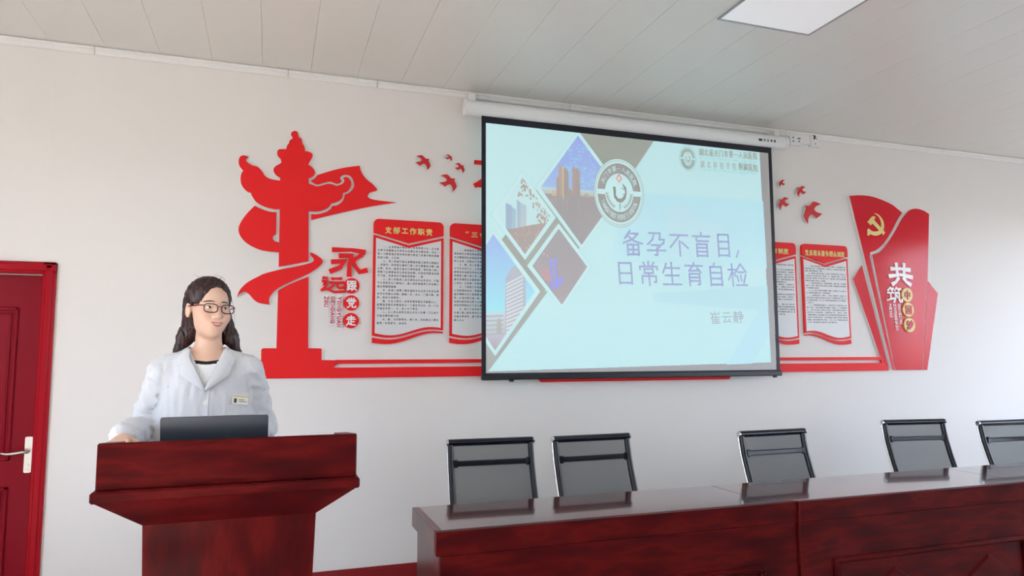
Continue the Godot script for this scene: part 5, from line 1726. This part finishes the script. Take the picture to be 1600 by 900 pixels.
func build_person() -> void:
	wrinkle.seed = 5
	wrinkle.frequency = 1.0
	wrinkle.fractal_octaves = 2
	var o := thing("person", "person in a white coat and dark red glasses standing at the lectern, smiling sideways", "person", Vector3(-0.236, 0, 1.5))
	add_hand(Vector3(-0.252, 1.128, 0.215), Vector3(0.03, -0.02, 1), Vector3(1, 0.1, 0), 0.22)
	add_hand(Vector3(0.125, 1.068, 0.175), Vector3(-0.35, -0.2, 1), Vector3(-1, 0.1, -0.3), 0.3)
	mesh_part("body", body_mesh([[body_field, Vector3(-0.32, 0.97, -0.17), Vector3(0.27, 1.75, 0.43), 0.0034, head_paint]]), M.skin, o)
	mesh_part("coat", body_mesh([[coat_field, Vector3(-0.34, 0.54, -0.20), Vector3(0.32, 1.50, 0.22), 0.0085, white_paint]]), M.cloth, o, "white doctor's coat with long sleeves")
	mesh_part("shirt", body_mesh([[tee_field, Vector3(-0.10, 1.25, 0.0), Vector3(0.10, 1.43, 0.14), 0.0026, tee_paint]]), M.painted, o, "white shirt with a black neckband")
	mesh_part("hair", body_mesh([[hair_field, Vector3(-0.17, 1.30, -0.19), Vector3(0.17, 1.76, 0.14), 0.0042, hair_paint]]), M.hair, o, "long dark brown hair tied half back")
	var legs := func(p: Vector3) -> float:
		var q := Vector3(absf(p.x), p.y, p.z)
		var d := cap(q, Vector3(0.085, 0.82, 0), Vector3(0.088, 0.10, -0.01), 0.085, 0.052)
		return maxf(d, 0.07 - p.y)
	mesh_part("trousers", body_mesh([[legs, Vector3(-0.20, 0.05, -0.12), Vector3(0.20, 0.93, 0.12), 0.016, func(_p: Vector3) -> Color: return Color8(34, 36, 48).srgb_to_linear()]]), M.painted, o)
	for s in [-1.0, 1.0]:
		var shoe := func(p: Vector3) -> float: return maxf(ell(p, Vector3(s * 0.09, 0.035, 0.045), Vector3(0.045, 0.055, 0.125)), 0.001 - p.y)
		mesh_part("shoe", body_mesh([[shoe, Vector3(s * 0.09 - 0.06, -0.01, -0.09), Vector3(s * 0.09 + 0.06, 0.11, 0.18), 0.010, func(_p: Vector3) -> Color: return Color8(20, 20, 22).srgb_to_linear()]]), M.painted, o)
	# collar and lapels
	for s in [-1.0, 1.0]:
		var V := func(x: float, y: float) -> Vector2: return Vector2(s * x, y)
		part("collar", draped([V.call(0.060, 1.450), V.call(0.062, 1.425), V.call(0.052, 1.400)], [V.call(0.078, 1.452), V.call(0.108, 1.412), V.call(0.098, 1.388)], 0.014, 0.010), M.cloth, o)
		part("lapel", draped([V.call(0.052, 1.402), V.call(0.030, 1.362), V.call(-0.004 if s < 0 else 0.002, 1.296)], [V.call(0.094, 1.386), V.call(0.088, 1.352), V.call(0.004 if s < 0 else 0.010, 1.292)], 0.011, 0.009), M.cloth, o)
	# front edge, button, breast pocket, name badge
	part("front_edge", draped([Vector2(0.012, 1.296), Vector2(0.014, 1.12)], [Vector2(0.020, 1.296), Vector2(0.022, 1.12)], 0.001, 0.003), M.cloth, o)
	var st := tool()
	for y in [1.245]:
		var z := front_of(smooth_coat, 0.008, y)
		board(st, disc_points(Vector2(0.008, y), 0.010, 0.010, 18), z, z + 0.007)
	part("button", st, M.white_acrylic, o)
	part("pocket", draped([Vector2(0.080, 1.235), Vector2(0.080, 1.13)], [Vector2(0.150, 1.232), Vector2(0.150, 1.13)], 0.002, 0.003), M.cloth, o)
	var bz := front_of(smooth_coat, 0.135, 1.255) + 0.018
	var badge := Node3D.new()
	badge.name = "name_badge"
	o.add_child(badge)
	badge.position = Vector3(0.130, 1.252, bz)
	badge.rotation_degrees = Vector3(-6, 24, -6)
	st = tool()
	box(st, Vector3.ZERO, Vector3(0.062, 0.036, 0.003), 0.001)
	part("badge_card", st, mat(Color8(240, 238, 224), 0.4), badge, "cream name card")
	st = tool()
	box(st, Vector3(0, 0.0135, 0.0016), Vector3(0.060, 0.007, 0.001), 0.0002)
	part("badge_stripe", st, mat(Color8(222, 206, 140), 0.4), badge)
	st = tool()
	box(st, Vector3(-0.020, -0.004, 0.0016), Vector3(0.011, 0.017, 0.001), 0.0002)
	box(st, Vector3(0.004, 0.000, 0.0016), Vector3(0.022, 0.0025, 0.001), 0.0002)
	box(st, Vector3(0.010, -0.007, 0.0016), Vector3(0.032, 0.0025, 0.001), 0.0002)
	part("badge_print", st, mat(Color8(70, 70, 84), 0.5), badge)
	# features of the face, in the head's own space
	var face := Node3D.new()
	face.name = "face"
	o.add_child(face)
	face.transform = Transform3D(head_basis, HEAD_AT)
	var ivory := mat(Color8(238, 234, 230), 0.2)
	var iris := mat(Color8(34, 22, 18), 0.15)
	var ink := mat(Color8(34, 22, 22), 0.6)
	for s in [-1.0, 1.0]:
		var c := Vector3(s * 0.031, -0.001, face_z(s * 0.031, -0.001) - 0.0032)
		var ball := SphereMesh.new()
		ball.radius = 1.0
		ball.height = 2.0
		ball.radial_segments = 24
		ball.rings = 12
		st = tool()
		st.append_from(ball, 0, Transform3D(Basis.from_scale(Vector3(0.0132, 0.0046, 0.0062)), c))
		var eye := part("eye", st, ivory, face)
		st = tool()
		st.append_from(ball, 0, Transform3D(Basis.from_scale(Vector3(0.0054, 0.0046, 0.0030)), c + Vector3(0.002, 0.0003, 0.0040)))
		part("iris", st, iris, eye)
		st = tool()
		var lash := []
		var brow := []
		for k in 9:
			var t := k / 8.0 * 2.0 - 1.0
			lash.append(c + Vector3(t * 0.0145, 0.0056 * (1.0 - t * t) - 0.0004, 0.0035 - t * t * 0.0055))
			brow.append(Vector3(s * 0.031 + t * 0.019, 0.0195 + 0.0035 * (1.0 - t * t) - s * t * 0.001, face_z(s * 0.031 + t * 0.019, 0.021) + 0.0002))
		tube(st, lash, [0.0008, 0.0013, 0.0016, 0.0017, 0.0017, 0.0017, 0.0016, 0.0013, 0.0008], 6)
		part("eyelash_line", st, ink, face)
		st = tool()
		tube(st, brow, [0.0012, 0.0022, 0.0026, 0.0028, 0.0028, 0.0026, 0.0022, 0.0016, 0.0009], 6)
		part("eyebrow", st, ink, face)
	# mouth: two lips and the row of teeth between them, smiling
	var lip := mat(Color8(204, 118, 112), 0.35)
	var upper := []
	var lower := []
	var teeth := []
	for k in 11:
		var t := k / 5.0 - 1.0
		var z := face_z(t * 0.0235, -0.066 + t * t * 0.005)
		upper.append(Vector3(t * 0.0235, -0.0610 + t * t * 0.0035 - 0.0012 * exp(-t * t * 30.0), z + 0.0006))
		lower.append(Vector3(t * 0.0225, -0.0722 + t * t * 0.0142, z + 0.0004))
		teeth.append(Vector3(t * 0.0195, -0.0660 + t * t * 0.0065, z - 0.0012))
	st = tool()
	tube(st, upper, [0.0006, 0.0014, 0.0020, 0.0024, 0.0026, 0.0024, 0.0026, 0.0024, 0.0020, 0.0014, 0.0006], 8)
	part("upper_lip", st, lip, face)
	st = tool()
	tube(st, lower, [0.0006, 0.0016, 0.0026, 0.0033, 0.0037, 0.0038, 0.0037, 0.0033, 0.0026, 0.0016, 0.0006], 8)
	part("lower_lip", st, lip, face)
	st = tool()
	tube(st, teeth, [0.0008, 0.0018, 0.0026, 0.0030, 0.0031, 0.0031, 0.0031, 0.0030, 0.0026, 0.0018, 0.0008], 8)
	part("teeth", st, ivory, face)
	# glasses
	var gl := Node3D.new()
	gl.name = "glasses"
	o.add_child(gl)
	gl.transform = face.transform
	for s in [-1.0, 1.0]:
		var rim := []
		for k in 29:
			var an := TAU * k / 28
			var sx := signf(cos(an)) * pow(absf(cos(an)), 0.6)
			var sy := signf(sin(an)) * pow(absf(sin(an)), 0.7)
			rim.append(Vector3(s * 0.0335 + sx * 0.0255, -0.006 + sy * 0.0165, 0.101 - absf(s * 0.0335 + sx * 0.0255) * 0.10))
		st = tool()
		tube(st, rim, [0.0021], 8)
		part("rim", st, M.glasses_frame, gl)
		var lens := PackedVector2Array()
		for k in 28:
			lens.append(Vector2(rim[k].x, rim[k].y))
		st = tool()
		var lm := Vector3(s * 0.0335, -0.006, 0.101 - 0.00335)
		for k in 28:
			tri(st, lm, rim[k], rim[(k + 1) % 28], Vector3.BACK)
		part("lens", st, M.lens, gl)
		st = tool()
		tube(st, [Vector3(s * 0.0585, 0.003, 0.095), Vector3(s * 0.068, 0.004, 0.082), Vector3(s * 0.077, 0.003, 0.03), Vector3(s * 0.080, 0.002, -0.008), Vector3(s * 0.078, -0.012, -0.026)], [0.0023], 8)
		part("temple", st, M.glasses_frame, gl)
	st = tool()
	tube(st, [Vector3(-0.0085, -0.001, 0.1005), Vector3(0, 0.002, 0.103), Vector3(0.0085, -0.001, 0.1005)], [0.0016], 8)
	part("bridge", st, M.glasses_frame, gl)
	# loose strands of hair
	var g := RandomNumberGenerator.new()
	g.seed = 8
	st = tool()
	for k in 22:
		var a := Vector3(g.randf_range(-0.06, 0.06), 1.725 + g.randf_range(-0.012, 0.006), g.randf_range(-0.05, 0.03))
		if k > 7:
			var side := 1.0 if k % 6 == 0 else -1.0
			a = Vector3(side * 0.072, g.randf_range(1.58, 1.68), g.randf_range(-0.07, -0.03))
			var e := a + Vector3(side * g.randf_range(0.010, 0.03), g.randf_range(-0.09, -0.02), g.randf_range(-0.02, 0.0))
			tube(st, [a, (a + e) * 0.5 + Vector3(side * 0.008, 0.006, 0), e], [0.0007, 0.0006, 0.0003], 5)
		else:
			tube(st, [a, a + Vector3(g.randf_range(-0.01, 0.01), 0.014, 0), a + Vector3(g.randf_range(-0.025, 0.03), g.randf_range(0.016, 0.028), 0)], [0.0007, 0.0006, 0.0003], 5)
	part("loose_strands", st, mat(Color8(50, 26, 26), 0.5), o).set_meta("kind", "stuff")
